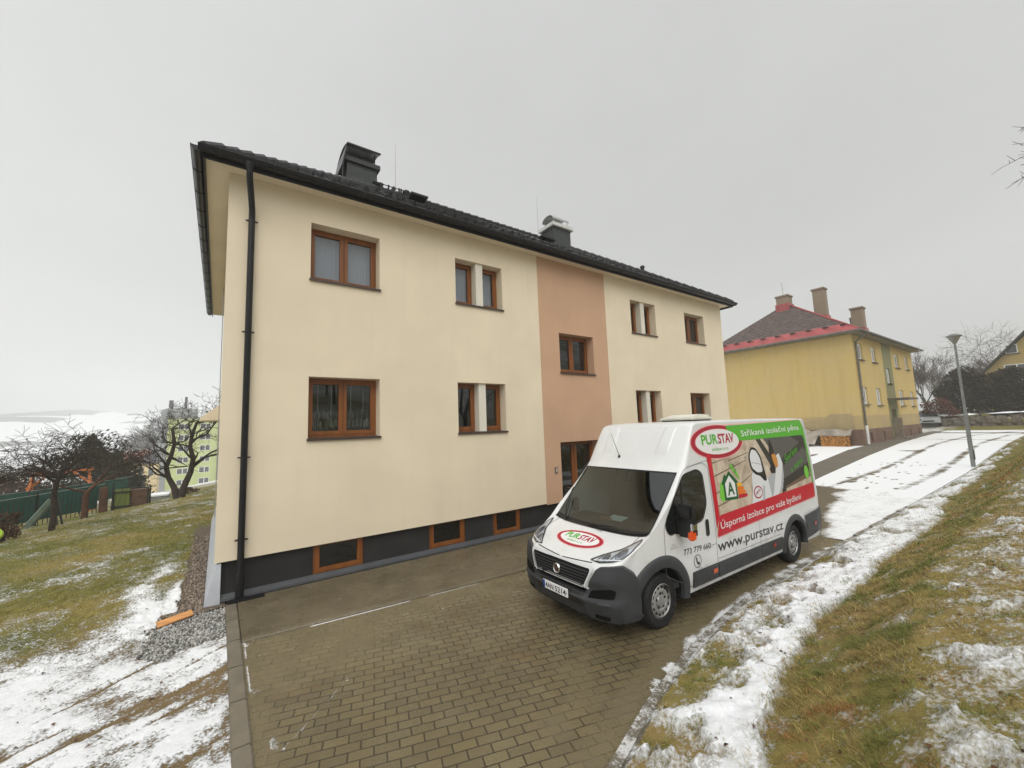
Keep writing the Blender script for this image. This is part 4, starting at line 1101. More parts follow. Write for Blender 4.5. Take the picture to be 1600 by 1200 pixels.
# underside and wheel housings -------------------------------------------------------------------
u = MB(); u.box(.5,-.86,.26,6.2,.86,.5); u.box(.15,-.75,.22,.6,.75,.5); u.box(1.45,-.985,.28,4.5,.985,.36); u.box(5.5,-.97,.30,6.25,.97,.42)
for cx, cz, r in ARCH:
    for sg_ in (-1,1):
        n_ = 24; rows = [[(cx+(r+.006)*math.cos(a), sg_*y, cz+(r+.006)*math.sin(a)) for a in np.linspace(-.15,PI+.15,n_)] for y in (.60,.985)]
        u.grid(rows); u.add([(cx+(r+.006)*math.cos(a), sg_*.60, cz+(r+.006)*math.sin(a)) for a in np.linspace(-.15,PI+.15,n_)], [tuple(range(n_))])
vpart(u, 'chassis', VDARK)
# wheels
for cx, cz, r in ARCH:
    for sg_ in (-1,1):
        yo = sg_*.975; s_ = sg_
        wb = MB(); prof = [(.20,-.01),(.225,.0),(.31,.0),(.335,-.022),(.347,-.06),(.347,-.19),(.33,-.22),(.2,-.23)]
        wb.lathe([(a, yo+s_*b) for a, b in prof], (cx,0,cz), 'y', 40)
        wo = vpart(wb, 'wheel', TYRE, angle=40)
        for j in range(40):
            a = 2*PI*j/40
        rb = MB(); rp = [(.212,.004),(.222,-.004),(.208,-.012),(.198,-.035),(.186,-.038),(.150,-.020),(.118,-.016),(.100,-.030),(.078,-.032),(.066,-.010),(.045,-.006),(.0,-.006)]
        rb.lathe([(a, yo+s_*b) for a, b in rp], (cx,0,cz), 'y', 40)
        for j in range(14):
            a = 2*PI*j/14; c_ = (cx+.168*math.cos(a), yo-s_*.026, cz+.168*math.sin(a))
            rb.lathe([(.019,0),(.017,s_*.004),(0,s_*.0045)], c_, 'y', 10, 1)
        for j in range(5):
            a = 2*PI*j/5+.3; rb.lathe([(.018,0),(.016,s_*.004),(0,s_*.004)], (cx+.092*math.cos(a), yo-s_*.024, cz+.092*math.sin(a)), 'y', 8, 1)
            a += .62; rb.lathe([(.010,0),(.010,s_*.018),(0,s_*.019)], (cx+.072*math.cos(a), yo-s_*.026, cz+.072*math.sin(a)), 'y', 6, 0)
        vpart(rb, 'rim', [HUB, VDARK], wo, angle=35)
# wheel arch cladding, side mouldings, rear quarter cladding ----------------------------------------
def arch_trim(cx, cz, r0, r1, a0, a1, sgn):
    t_ = MB(); n_ = 40; rows = []
    for a in np.linspace(a0,a1,n_):
        row = []
        for rr, off in ((r0-.012,-.03),(r0-.005,.020),(r0+.035,.034),(r1-.05,.030),(r1-.012,.016),(r1,.001)):
            x = cx+rr*math.cos(a)*1.03; z = cz+rr*math.sin(a)*1.02; row.append((x, sgn*(float(wz(max(z,.33))*plan(x))+off), z))
        rows.append(row)
    t_.grid(rows); return t_
for sg_ in (-1,1):
    vpart(arch_trim(.955,.345,.43,.575,R(-8),R(168),sg_), 'wheel_arch', VPLAST, angle=45)
    vpart(arch_trim(4.99,.345,.43,.530,R(-8),R(188),sg_), 'wheel_arch', VPLAST, angle=45)
    for (a,b,c,d_) in ((1.62,2.26,.365,.57),(2.285,3.62,.365,.57),(3.635,4.42,.365,.57)):
        mo = MB(); side_add(mo, poly_bm(rpoly([(a,c),(b,c),(b,d_),(a,d_)],.012)), .022, sgn=sg_)
        side_add(mo, ring(rpoly([(a-.006,c-.008),(b+.006,c-.008),(b+.006,d_+.008),(a-.006,d_+.008)],.012),.02), .004, sgn=sg_)
        n_v = len(mo.v)
        mo2 = MB(); pts = rpoly([(a,c),(b,c),(b,d_),(a,d_)],.012); k_ = len(pts)
        for i in range(k_):
            (x0,z0),(x1,z1) = pts[i],pts[(i+1)%k_]; mo.quad((x0,sg_*float(wz(z0)*plan(x0)),z0),(x1,sg_*float(wz(z1)*plan(x1)),z1),(x1,sg_*(float(wz(z1)*plan(x1))+.022),z1),(x0,sg_*(float(wz(z0)*plan(x0))+.022),z0))
        vpart(mo, 'side_moulding', VPLAST)
    rq = MB(); side_add(rq, poly_bm([(5.46,.36),(6.255,.42),(6.27,.865),(5.42,.80),(5.50,.55)]), .020, sgn=sg_); vpart(rq, 'rear_cladding', VPLAST)
    for x, z, col in ((2.16,.49,'amber'),(4.07,.50,'red'),(5.85,.60,'red')):
        lm = MB(); side_add(lm, poly_bm(rpoly([(x-.055,z-.032),(x+.055,z-.032),(x+.055,z+.032),(x-.055,z+.032)],.01)), .03, sgn=sg_)
        vpart(lm, 'side_marker', M('marker_'+col, srgb(214,88,24) if col == 'amber' else srgb(150,40,40), .25, .6, var=.2, scale=30))
rbm = MB(); rbm.bbox(6.15,-.98,.38,6.34,.98,.62,.04); vpart(rbm, 'rear_bumper', VPLAST)
# front bumper ----------------------------------------------------------------------------------------
def bump_pt(th, z):
    q = .58; a = abs(math.sin(th))**q; c = 1-abs(math.cos(th))**q; zz = np.interp(z,[.20,.30,.42,.455,.475,.52,.64,.70,.80,.95],[.09,.045,.010,-.012,-.012,.022,.030,.010,.030,.06])
    return (-.01+.50*c+float(zz)*(1-c), math.copysign(a,math.sin(th) or 1)*(1.018 if z > .3 else 1.005)*(1-.010*abs(z-.55)), z)
def bump_top(y, x):
    y = abs(y); t_ = np.interp(y, [0,.475,.50,.665,.72,.94,1.1], [.535,.535,.545,.855,.895,.930,.930])
    return float(t_-np.interp(x, [.20,.36,.50], [0,.10,.30]))
fb = MB(); P = []; ths = [math.copysign(PI/2*(abs(q)**1.0),q) for q in np.linspace(-1,1,121)]
for k in range(16):
    row = []
    for th in ths:
        x_, y_, _ = bump_pt(th,.5); zt = bump_top(y_, x_); zb0 = .225+.035*min(1,abs(y_))**3; z = zb0+(zt-zb0)*k/15; row.append(bump_pt(th,z))
    P.append(row)
fb.grid(P); P2 = [[p for p in P[-1]], [(p[0]+.07,p[1]*.96,p[2]-.004) for p in P[-1]]]; fb.grid(P2)
P3 = [[p for p in P[0]], [(p[0]+.25,p[1]*.9,p[2]+.0) for p in P[0]]]; fb.grid(P3)
bumper = vpart(fb, 'front_bumper', VPLAST, angle=40)
bbm = bmesh.new(); bbm.from_mesh(bumper.data); BB = BVHTree.FromBMesh(bbm)
for s_ in (-1,1):
    fg = MB(); ray_add(fg, poly_bm(rpoly([(s_*.55,.50),(s_*.90,.55),(s_*.915,.65),(s_*.86,.665),(s_*.60,.60)],.03)), .006, 0, 'front', tgt=BB); vpart(fg, 'bumper_intake', M('intake_black', (.004,.004,.004), .9, .1), bumper)
    fg = MB(); ray_add(fg, poly_bm(rpoly([(s_*.62,.27),(s_*.82,.27),(s_*.84,.325),(s_*.64,.325)],.02)), .006, 0, 'front', tgt=BB); vpart(fg, 'fog_recess', M('intake_black', (.004,.004,.004), .9, .1), bumper)
fg = MB(); ray_add(fg, ring(rpoly([(-.47,.245),(.47,.245),(.46,.545),(-.46,.545)],.02),-.008), .004, 0, 'front', tgt=BB); ray_add(fg, poly_bm(rpoly([(-.44,.36),(.44,.36),(.44,.53),(-.44,.53)],.02)), .003, 1, 'front', tgt=BB)
vpart(fg, 'bumper_seam', [VDARK, VBLACK], bumper)
def upscale(b2):   # front text reads from +y to -y
    return move(b2, 0, 0, 0, -1, 1)
# number plate
pz = .47; pt = MB(); bx_ = -.035; pt.bbox(bx_-.012,-.26+.02,pz-.056,bx_,.26+.02,pz+.056,.003)
plate = vpart(pt, 'number_plate', WHT)
pt = MB(); pt.box(bx_-.0145,.235,pz-.052,bx_-.0125,.275,pz+.052); vpart(pt, 'plate_band', flat('plate_blue', srgb(20,60,140)), plate)
def yz_text(s, y_left, z0, wid, h, x, bold=.02):
    b2 = txt(s, 0, 0, wid, h, bold); mb_ = MB()
    for v in b2.verts: v.co = Vector((x, y_left-v.co.x, z0+v.co.y))
    mb_.addbm(b2); return mb_
mb_ = yz_text('4AN', .225, pz-.036, .175, .072, bx_-.014, .015); b2_ = yz_text('5214', .020, pz-.036, .225, .072, bx_-.014, .015)
mb_.add(b2_.v, b2_.f); mb_.box(bx_-.0145,-.232,pz-.004,bx_-.0125,-.216,pz+.008); vpart(mb_, 'plate_lettering', INK, plate)
# grille
GR = [(-.60,.845),(.60,.845),(.47,.585),(-.47,.585)]
gl = MB(); ray_add(gl, poly_bm(rpoly(GR,.05)), .012, 0, 'front', .04); grille = vpart(gl, 'grille', M('grille_black', (.008,.008,.009), .75, .2))
gl = MB()
for k in range(6):
    z = .625+k*.036; hw = np.interp(z,[.585,.845],[.45,.575]); ray_add(gl, poly_bm([(-hw,z),(hw,z),(hw,z+.012),(-hw,z+.012)]), .026, 0, 'front', .05)
vpart(gl, 'grille_bars', VPLAST, grille)
gl = MB(); O = rpoly([(-.64,.872),(.64,.872),(.495,.560),(-.495,.560)],.06); I = rpoly(GR,.05)
bm_ = bmesh.new(); vo = [bm_.verts.new((*p,0)) for p in O]; vi = [bm_.verts.new((*p,0)) for p in I]
for i in range(len(O)):
    j = (i+1)%len(O); bm_.faces.new([vo[i],vo[j],vi[j],vi[i]])
ray_add(gl, bm_, .030, 0, 'front', .06); vpart(gl, 'grille_surround', flat('silver_trim', (.62,.63,.64), .25), grille)
em = MB(); ex_ = float(BVH.ray_cast(Vector((-2,0,.72)), Vector((1,0,0)))[0].x)-.04
em.lathe([(.068,.02),(.068,-.002),(.060,-.012),(.050,-.004),(.0,-.004)], (ex_,0,.735), 'x', 28); badge = vpart(em, 'badge', CHROME, grille, angle=40)
em = MB(); em.lathe([(.049,-.0055),(.0,-.0065)], (ex_,0,.735), 'x', 24); 
vpart(em, 'badge_field', flat('badge_maroon', (.05,.01,.012)), badge)
mb_ = MB()
for k, (y_,) in enumerate(((.030,),(.010,),(-.010,),(-.030,))):
    c_ = 'FIAT'[k]; b2 = txt(c_, 0, 0, .013 if c_ != 'I' else .005, .052, .02); hw = .0065 if c_ != 'I' else .0025
    for v in b2.verts: v.co = Vector((ex_-.0085, y_+hw-v.co.x, .735-.026+v.co.y))
    mb_.addbm(b2)
vpart(mb_, 'badge_lettering', CHROME, badge)
# hood shut line, scuttle, headlights
hl = MB()
for s_ in (-1,1):
    for (p, q) in (((.02,.875),(.56,.905)),): ray_add(hl, poly_bm([(s_*p[0],p[1]),(s_*q[0],q[1]),(s_*q[0],q[1]+.008),(s_*p[0],p[1]+.008)]), .004, 0, 'front', .04)
    ray_add(hl, poly_bm([(s_*.835,.50),(s_*.80,.93),(s_*.807,.93),(s_*.842,.50)]), .004, 0, 'hood', .04)
vpart(hl, 'hood_seam', VDARK)
LENS = glass_mat('lamp_lens', (.95,.97,1), .03, .95)
LAMPIN = M('lamp_chrome', (.62,.63,.64), .4, .6, metal=.25, var=.25, scale=18); 
HLP = [(.50,.928),(.62,.992),(.78,1.058),(.91,1.165),(.937,1.135),(.938,1.05),(.90,.980),(.82,.945),(.66,.918)]
for s_ in (-1,1):
    pts = rpoly([(s_*a,b) for a,b in HLP],.02)
    h_ = MB(); ray_add(h_, poly_bm(pts), .006, 0, 'front', .03); ho = vpart(h_, 'headlight', LAMPIN)
    h_ = MB(); ray_add(h_, ring(pts, .012*(-s_)), .010, 0, 'front', .03); vpart(h_, 'headlight_rim', VBLACK, ho)
    h_ = MB()
    ray_add(h_, poly_bm(ellipse(s_*.70,0.972,.045,.034,20)), .010, 0, 'front', .02); ray_add(h_, poly_bm(ellipse(s_*.845,1.02,.052,.050,20)), .010, 0, 'front', .02)
    ray_add(h_, poly_bm([(s_*.60,.94),(s_*.635,.99),(s_*.65,.99),(s_*.615,.94)]), .010, 0, 'front', .03); ray_add(h_, poly_bm([(s_*.755,.95),(s_*.795,1.05),(s_*.815,1.05),(s_*.775,.95)]), .010, 0, 'front', .03)
    ray_add(h_, ring(ellipse(s_*.845,1.02,.036,.034,20),.008*s_), .012, 1, 'front', .02)
    vpart(h_, 'lamp_reflector', [flat('lamp_grey',(.13,.13,.14),.2), CHROME], ho)
    h_ = MB(); ray_add(h_, poly_bm([(s_*.56,.926),(s_*.89,.968),(s_*.89,.978),(s_*.56,.936)]), .013, 0, 'front', .03); vpart(h_, 'running_light', WHT, ho)
    h_ = MB(); ray_add(h_, poly_bm(pts), .018, 0, 'front', .03); vpart(h_, 'lens', LENS, ho)
# windscreen ------------------------------------------------------------------------------------------------
wsn = MB(); ss = np.linspace(WS0-.02,WS1+.03,26); tt = np.linspace(-WTH-R(1.5),WTH+R(1.5),41); P = strap(*np.meshgrid(ss,tt,indexing='ij'))
nrm_off = np.array([-.006,0,.005]); P = P+nrm_off
def wmat(i, j): return i < 2 or i > 22 or j < 1 or j > 38
gg = MB(); gg.grid(P, 0, lambda i,j: wmat(i,j)); gb = MB(); gb.grid(P, 0, lambda i,j: not wmat(i,j))
VGLASS = glass_mat('van_glass', (.60,.72,.68), .03, .55, .10)
wo = vpart(gg, 'windscreen', VGLASS, smooth=True); vpart(gb, 'windscreen_rim', VBLACK, wo, smooth=True)
cw = MB(); ss = np.linspace(5.78,6.12,8); tt = np.linspace(-R(62),R(62),41); P = strap(*np.meshgrid(ss,tt,indexing='ij'))+np.array([-.004,0,.006]); cw.grid(P); vpart(cw, 'scuttle', VBLACK, smooth=True)
def wpt(s, thd, off=.02):
    p = strap(np.array(s),np.array(R(thd))); return Vector((float(p[0])-off*.75,float(p[1]),float(p[2])+off*.66))
for (pa, pb, pc) in (((5.75,30),(6.10,34),(6.58,58)),((5.72,-4),(6.05,2),(6.10,-52))):
    wi = MB(); A, B, C_ = wpt(*pa,.03), wpt(*pb,.035), wpt(*pc,.022); wi.tube([A,B,B.lerp(C_,.5)+Vector((-.012,0,.01))], .010, 6); vpart(wi, 'wiper', VBLACK)
    w2 = MB(); n_ = 10; w2.tube([wpt(pb[0]+(pc[0]-pb[0])*k/n_-.06, pb[1]+(pc[1]-pb[1])*k/n_*1.25-.2*(pc[1]-pb[1])*.1, .016) for k in range(n_+1)], .007, 5)
    vpart(w2, 'wiper_blade', VBLACK, bpy.context.scene.objects[-1] if False else [o for o in V.children if o.name.startswith('wiper')][-1])
# cab interior ------------------------------------------------------------------------------------------------
CABD = M('cab_dark', (.02,.02,.021), .8, .2); SEATM = M('seat_cloth', (.028,.029,.033), .9, .2)
ci = MB(); ci.prism([(.98,-.86,.9),(.98,-.86,1.13),(1.12,-.86,1.19),(1.42,-.86,1.20),(1.55,-.86,1.12),(1.55,-.86,.9)], (0,1.72,0)); dash = vpart(ci, 'dashboard', CABD)
ci = MB(); ci.box(2.36,-.93,.4,2.40,.93,2.3); ci.box(1.0,-.95,.42,2.4,.95,.5); vpart(ci, 'bulkhead', M('bulkhead_grey', (.04,.042,.044), .8, .2))
for y_ in (-.50,.30,.66):
    s_ = MB(); s_.bbox(1.75,y_-.22,.85,2.25,y_+.22,1.02,.05); s_.prism([(2.15,y_-.21,1.0),(2.32,y_-.21,1.62),(2.22,y_-.21,1.64),(2.03,y_-.21,1.02)], (0,.42,0)); s_.bbox(2.20,y_-.13,1.64,2.30,y_+.13,1.84,.03); vpart(s_, 'cab_seat', SEATM)
ci = MB(); n_ = 24; ci.tube([(1.62+.06*math.cos(a),-.48+.19*math.sin(a),1.18+.16*math.cos(a)) for a in np.linspace(0,2*PI,n_)], .016, 6); vpart(ci, 'steering_wheel', CABD)
ci = MB(); ci.add([(1.13,-.20,1.215),(1.36,-.16,1.235),(1.34,.13,1.24),(1.10,.08,1.218)], [(0,1,2,3)]); ci.add([(1.13,-.20,1.213),(1.36,-.16,1.233),(1.34,.13,1.238),(1.10,.08,1.216)], [(3,2,1,0)])
tag(vpart(ci, 'paper_sheet', M('paper_pale', (.75,.80,.78), .8, .2, var=.05)), None)
ci = MB(); ci.bbox(1.09,.0,1.195,1.17,.22,1.235,.01); vpart(ci, 'dash_pack', M('pack_orange', (.35,.13,.05), .7, .3))
# cab doors ----------------------------------------------------------------------------------------------------
DO = rpoly([(1.02,.62),(1.06,1.28),(1.30,1.50),(1.72,1.93),(1.84,2.0),(2.36,2.04),(2.44,1.98),(2.44,.62),(2.42,.42),(1.50,.42),(1.36,.72),(1.20,.90)],.06)
DW = rpoly([(1.08,1.285),(1.12,1.38),(1.60,1.915),(1.96,1.965),(2.085,1.90),(2.095,1.47),(1.96,1.26),(1.50,1.20),(1.14,1.18)],.07)
for sg_ in (-1,1):
    dd = MB(); side_add(dd, ring(rpoly([(1.02,.66),(1.04,1.27),(1.22,1.50),(1.56,1.925),(1.68,2.01),(2.14,2.06),(2.27,1.98),(2.275,.40),(1.56,.40)],.05), .007), .003, sgn=sg_)
    door = vpart(dd, 'cab_door', M('seam_grey', (.10,.10,.10), .7, .2))
    wn = MB(); side_add(wn, poly_bm(DW), .005, sgn=sg_); win = vpart(wn, 'door_window', M('tinted_glass', (.010,.012,.011), .06, .8, var=.3, scale=2), door, smooth=True)
    wn = MB(); side_add(wn, ring(DW, .022), .009, sgn=sg_); vpart(wn, 'window_seal', VBLACK, door)
    wn = MB(); side_add(wn, poly_bm([(1.44,1.19),(1.475,1.19),(1.54,1.81),(1.505,1.78)]), .008, sgn=sg_); vpart(wn, 'window_divider', VBLACK, door)
    hd = MB(); side_add(hd, poly_bm(rpoly([(2.02,1.0),(2.11,1.0),(2.11,1.24),(2.02,1.24)],.05)), .008, sgn=sg_); vpart(hd, 'door_handle', VBLACK, door)
    # mirror
    mi = MB(); ym = sg_*1.03; mi.bbox(1.30,min(ym,ym+sg_*.24),1.36,1.44,max(ym,ym+sg_*.24),1.56,.035); mi.bbox(1.28,min(ym,ym+sg_*.25),1.13,1.44,max(ym,ym+sg_*.25),1.37,.035)
    mi.bbox(1.26,min(sg_*.96,ym+sg_*.05),1.16,1.40,max(sg_*.96,ym+sg_*.05),1.42,.03)
    mir = vpart(mi, 'wing_mirror', VBLACK)
    mi = MB(); mi.bbox(1.265,min(ym+sg_*.175,ym+sg_*.262),1.11,1.37,max(ym+sg_*.175,ym+sg_*.262),1.235,.02); vpart(mi, 'indicator', M('indicator_orange', srgb(226,84,24), .2, .6, var=.15, scale=30), mir)
    mi = MB(); mi.bbox(1.285,min(ym+sg_*.215,ym+sg_*.258),1.235,1.40,max(ym+sg_*.215,ym+sg_*.258),1.33,.012); vpart(mi, 'mirror_side_lamp', CHROME, mir)
# body seams
se = MB()
for sg_ in (-1,1):
    for x, a, b in ((3.626,.33,2.6),): side_add(se, poly_bm([(x,a),(x+.006,a),(x+.006,b),(x,b)]), .002, sgn=sg_)
    side_add(se, poly_bm([(1.70,2.03),(1.72,2.03),(2.20,2.075),(6.1,2.13),(6.1,2.136),(2.20,2.081)]), .002, sgn=sg_)
    side_add(se, poly_bm([(2.30,.625),(4.4,.625),(4.4,.631),(2.30,.631)]), .0015, sgn=sg_)
    side_add(se, poly_bm([(6.12,.8),(6.126,.8),(6.126,2.5),(6.12,2.5)]), .002, sgn=sg_)
vpart(se, 'body_seam', M('seam_grey', (.10,.10,.10), .7, .2))
# roof vent, aerial, pressed ribs on the high roof front
rv = MB(); rv.bbox(2.55,-.62,2.68,3.15,-.02,2.72,.015); vpart(rv, 'roof_vent_base', VBLACK)
rv = MB(); rv.bbox(2.52,-.65,2.72,3.18,.01,2.765,.02); rv.prism([(2.60,-.60,2.765),(2.85,-.60,2.815),(3.10,-.60,2.80),(3.12,-.60,2.765)], (0,.56,0)); vpart(rv, 'roof_vent', M('vent_cream', (.70,.68,.60), .5, .4, var=.1))
ae = MB(); ap = wpt(8.25,4,.0); ae.lathe([(.022,-.01),(.02,.02),(.008,.04)], tuple(ap), n=10); ae.tube([ap+Vector((0,0,.03)), ap+Vector((-.05,.11,.40))], [.005,.003], 6); vpart(ae, 'aerial', VBLACK)
for th0, th1 in ((-30,-12),(10,28)):
    rib = MB()
    ss = np.linspace(8.35,9.55,14); tt = np.linspace(R(th0),R(th1),14); A, B = np.meshgrid(ss,tt,indexing='ij'); P = strap(A,B)
    ed = np.minimum(np.minimum((A-8.35)/.16,(9.55-A)/.25), np.minimum((B-R(th0))/R(2.5),(R(th1)-B)/R(2.5))); hgt = .016*np.clip(ed,0,1)
    P = P+np.stack([-hgt*.8,0*hgt,hgt*.55],-1)+np.array([-.0005,0,.0005]); rib.grid(P)
    vpart(rib, 'roof_rib', VWHITE, smooth=True)

# lettering and side picture ---------------------------------------------------------------------------------------
def logo(add, cx, cy, a, b, rx=1):
    """add(bm2d, offset, material index); rx mirrors for the bonnet"""
    L0, L1, L2, L3 = .003,.0045,.006,.0075
    add(poly_bm(ellipse(cx,cy,a*1.03,b*1.05,56)), L0, 7); add(poly_bm(ellipse(cx,cy,a,b,56)), L1, 0); add(poly_bm(ellipse(cx,cy,a*.86,b*.78,56)), L2, 7); add(poly_bm(ellipse(cx,cy,a*.84,b*.755,56)), L3, 2)
SIDE_M = [CRIM, GRN, WHT, RED, INK, DGRN, FOAM, PINKD, GREY1, GREY2, GREY3, GREY4, BRN, SKIN, LIME, ORG, YEL]
for sg_ in (-1,):
    ad = MB(); A = lambda b2, off, m_: side_add(ad, b2, off, m_, sg_, .12)
    A(poly_bm(rpoly([(2.31,.99),(6.02,1.12),(6.04,1.34),(6.02,2.30),(5.95,2.40),(3.3,2.40),(2.36,2.2)],.05)), .0025, 6)
    # photograph on the van: beams and a man in a white suit, shown as flat printed shapes
    A(poly_bm([(4.22,2.335),(5.95,2.34),(5.95,1.78),(5.25,1.60),(4.74,1.56),(4.66,1.9)]), .0035, 8)
    A(poly_bm([(3.94,2.33),(4.10,2.335),(4.72,1.66),(4.52,1.60)]), .004, 9)
    A(poly_bm([(4.80,1.93),(5.95,2.26),(5.95,2.13),(4.84,1.80)]), .0045, 9); A(poly_bm([(5.35,2.335),(5.95,2.34),(5.95,2.0),(5.72,2.20)]), .005, 9); A(poly_bm([(4.86,2.33),(5.30,2.335),(5.16,2.16),(4.82,2.02)]), .005, 2+10)
    A(poly_bm([(4.86,2.33),(5.30,2.335),(5.16,2.16),(4.82,2.02)]), .0062, 8)
    A(poly_bm([(4.74,1.56),(5.95,1.78),(5.95,1.60),(4.76,1.42)]), .005, 9); A(poly_bm([(4.74,1.42),(5.95,1.60),(5.95,1.50),(4.6,1.36)]), .0042, 12)
    A(poly_bm([(4.68,1.50),(4.78,1.52),(4.80,1.34),(4.62,1.32)]), .0055, 9)
    for a_, b_, c_, d_ in ((2.44,1.82,3.5,2.0),(2.40,1.55,2.66,1.62),(2.40,1.36,2.8,1.42),(3.1,1.60,3.6,1.75),(2.9,2.02,3.6,2.12),(2.42,2.02,2.75,2.06)): A(poly_bm([(a_,b_),(c_,d_),(c_,d_+.012),(a_,b_+.02)]), .0035, 12)
    A(poly_bm([(3.46,1.27),(4.40,1.30),(4.66,1.40),(4.77,1.62),(4.80,1.85),(4.72,2.04),(4.58,2.0),(4.50,1.84),(4.34,1.72),(4.14,1.63),(4.02,1.58),(3.90,1.72),(3.72,1.82),(3.58,1.74),(3.54,1.45)]), .006, 10)
    A(poly_bm([(4.14,1.63),(4.34,1.72),(4.50,1.84),(4.44,1.66),(4.26,1.32),(4.20,1.31)]), .007, 11); A(poly_bm([(4.48,1.33),(4.66,1.40),(4.77,1.62),(4.80,1.85),(4.70,1.66),(4.60,1.45)]), .007, 11); A(poly_bm([(3.86,1.28),(3.92,1.28),(3.98,1.50),(3.93,1.55)]), .007, 11)
    A(poly_bm(rpoly([(3.56,2.06),(3.70,2.21),(3.86,2.19),(4.00,2.04),(4.06,1.80),(4.10,1.60),(4.00,1.60),(3.88,1.70),(3.70,1.74),(3.58,1.86)],.06)), .0075, 4)
    A(poly_bm(rpoly([(3.605,2.055),(3.705,2.17),(3.85,2.145),(3.965,2.0),(3.99,1.76),(3.79,1.765),(3.62,1.865)],.06)), .009, 10); A(poly_bm([(3.63,1.96),(3.96,1.90),(3.96,1.886),(3.63,1.946)]), .0105, 11)
    A(poly_bm([(4.35,2.10),(4.42,2.30),(4.47,2.30),(4.54,2.10),(4.50,1.94),(4.38,1.94)]), .0075, 4); A(poly_bm(rpoly([(4.40,2.03),(4.53,2.05),(4.62,1.96),(4.60,1.80),(4.52,1.78),(4.45,1.87)],.04)), .009, 13); A(poly_bm([(4.26,1.78),(4.38,1.90),(4.50,1.80),(4.46,1.70),(4.32,1.70)]), .0085, 4)
    A(poly_bm(ellipse(3.72,1.44,.155,.105,30)), .008, 0); A(poly_bm(ellipse(3.72,1.44,.132,.083,30)), .0095, 10); A(move(txt('PURSTAV',0,0,.20,.045,.02), 3.625,1.395,.35), .011, 0)
    # green band, red band, red post
    A(poly_bm(rpoly([(3.30,2.335),(5.90,2.335),(5.955,2.25),(5.99,1.36),(6.05,1.36),(6.04,2.50),(5.94,2.645),(3.0,2.60),(3.1,2.40)],.02)), .0065, 1)
    A(poly_bm(rpoly([(2.315,.935),(6.03,1.095),(6.04,1.375),(2.42,1.240)],.05)), .0070, 3); A(poly_bm([(2.315,1.06),(2.42,1.22),(2.41,2.18),(2.29,2.18)]), .0072, 3)
    A(ring(rpoly([(2.295,.915),(6.045,1.075),(6.06,1.38),(6.06,2.52),(5.95,2.66),(2.9,2.62)],.06),.014), .0015, 7)
    # lettering
    b2 = txt('Stříkaná izolační pěna', 0, 0, 2.36, .105, .006); move(b2, 3.46, 2.405, R(1.0)); A(b2, .0085, 2)
    b2 = txt('Úsporná izolace pro vaše bydlení', 0, 0, 2.93, .112, .006); move(b2,2.425,1.035,R(1.75)); A(b2, .0090, 2)
    b2 = txt('www.purstav.cz', 0, 0, 2.20, .165, .012); move(b2, 2.30, .725, R(-.7)); A(b2, .003, 4)
    b2 = txt('773 779 660', 0, 0, .68, .080, .010); move(b2, 1.435, .845, R(-2)); A(b2, .003, 4); A(poly_bm([(2.14,.85),(2.27,.851),(2.27,.856),(2.14,.855)]), .003, 4)
    A(ring(ellipse(1.75,.705,.094,.090,32),.010), .003, 4)
    A(poly_bm(rpoly([(1.715,.755),(1.735,.765),(1.75,.735),(1.74,.72),(1.765,.685),(1.79,.69),(1.805,.665),(1.785,.647),(1.75,.655),(1.72,.70)],.012)), .003, 4)
    # energy house with A, small house, plant
    A(poly_bm([(2.50,1.50),(2.58,1.41),(2.72,1.50),(2.70,1.78),(2.56,1.70),(2.53,1.60)]), .005, 14)
    A(poly_bm([(2.64,1.435),(3.04,1.415),(3.04,1.665),(3.10,1.675),(2.85,1.875),(2.76,1.80),(2.72,1.83),(2.69,1.815),(2.69,1.745),(2.59,1.685),(2.64,1.68)]), .008, 5)
    A(poly_bm([(2.69,1.475),(2.99,1.46),(2.99,1.67),(2.84,1.805),(2.69,1.685)]), .0095, 2); A(txt('A', 2.735, 1.505, 2.945, .20, .030), .011, 5)
    for k_, mm in enumerate((16,15,15,3)): A(poly_bm([(3.06,1.66-.062*k_),(3.18+.045*k_,1.66-.062*k_),(3.22+.045*k_,1.632-.062*k_),(3.18+.045*k_,1.605-.062*k_),(3.06,1.603-.062*k_)]), .008, mm)
    A(poly_bm([(2.90,1.95),(2.97,1.99),(3.03,1.90),(3.11,1.84),(3.17,1.70),(3.05,1.80)]), .008, 14); A(ring(ellipse(3.01,1.94,.035,.035,14),.012), .0095, 5); A(ring(ellipse(3.05,1.86,.035,.032,14),.012), .0095, 5)
    # handwritten slogan
    b2 = txt('Šetřete', 0, 0, .66, .125, .004, .35); move(b2, 4.92, 1.84, R(17)); A(b2, .0090, 1); b2 = txt('s námi...', 0, 0, .74, .115, .004, .35); move(b2, 5.10, 1.64, R(16)); A(b2, .0090, 1)
    A(poly_bm(ellipse(5.78,1.60,.10,.13,20)), .0080, 14)
    # logo
    logo(A, 2.70, 2.355, .765, .262)
    adv = vpart(ad, 'side_advert', SIDE_M)
    lg = MB(); B_ = lambda b2, off, m_: side_add(lg, b2, off, m_, sg_, .12)
    B_(txt('PUR', 2.22, 2.325, 2.69, .155, .028), .0095, 0); B_(txt('STAV', 2.70, 2.325, 3.19, .155, .028), .0095, 1); B_(txt('izolace s.r.o.', 2.48, 2.215, 2.98, .055, .004), .0095, 0)
    vpart(lg, 'side_logo_lettering', [GRN, CRIM], adv)
    fm_ = MB(); side_add(fm_, txt('FIAT', 1.17, 1.015, 1.26, .022, .01), .003, 0, sg_); side_add(fm_, txt('DUCATO', 1.14, .975, 1.29, .022, .01), .003, 0, sg_); vpart(fm_, 'fender_badge', flat('badge_grey', (.25,.25,.26)))
hl = MB(); HA = lambda b2, off, m_: ray_add(hl, b2, off, m_, 'hood', .06)
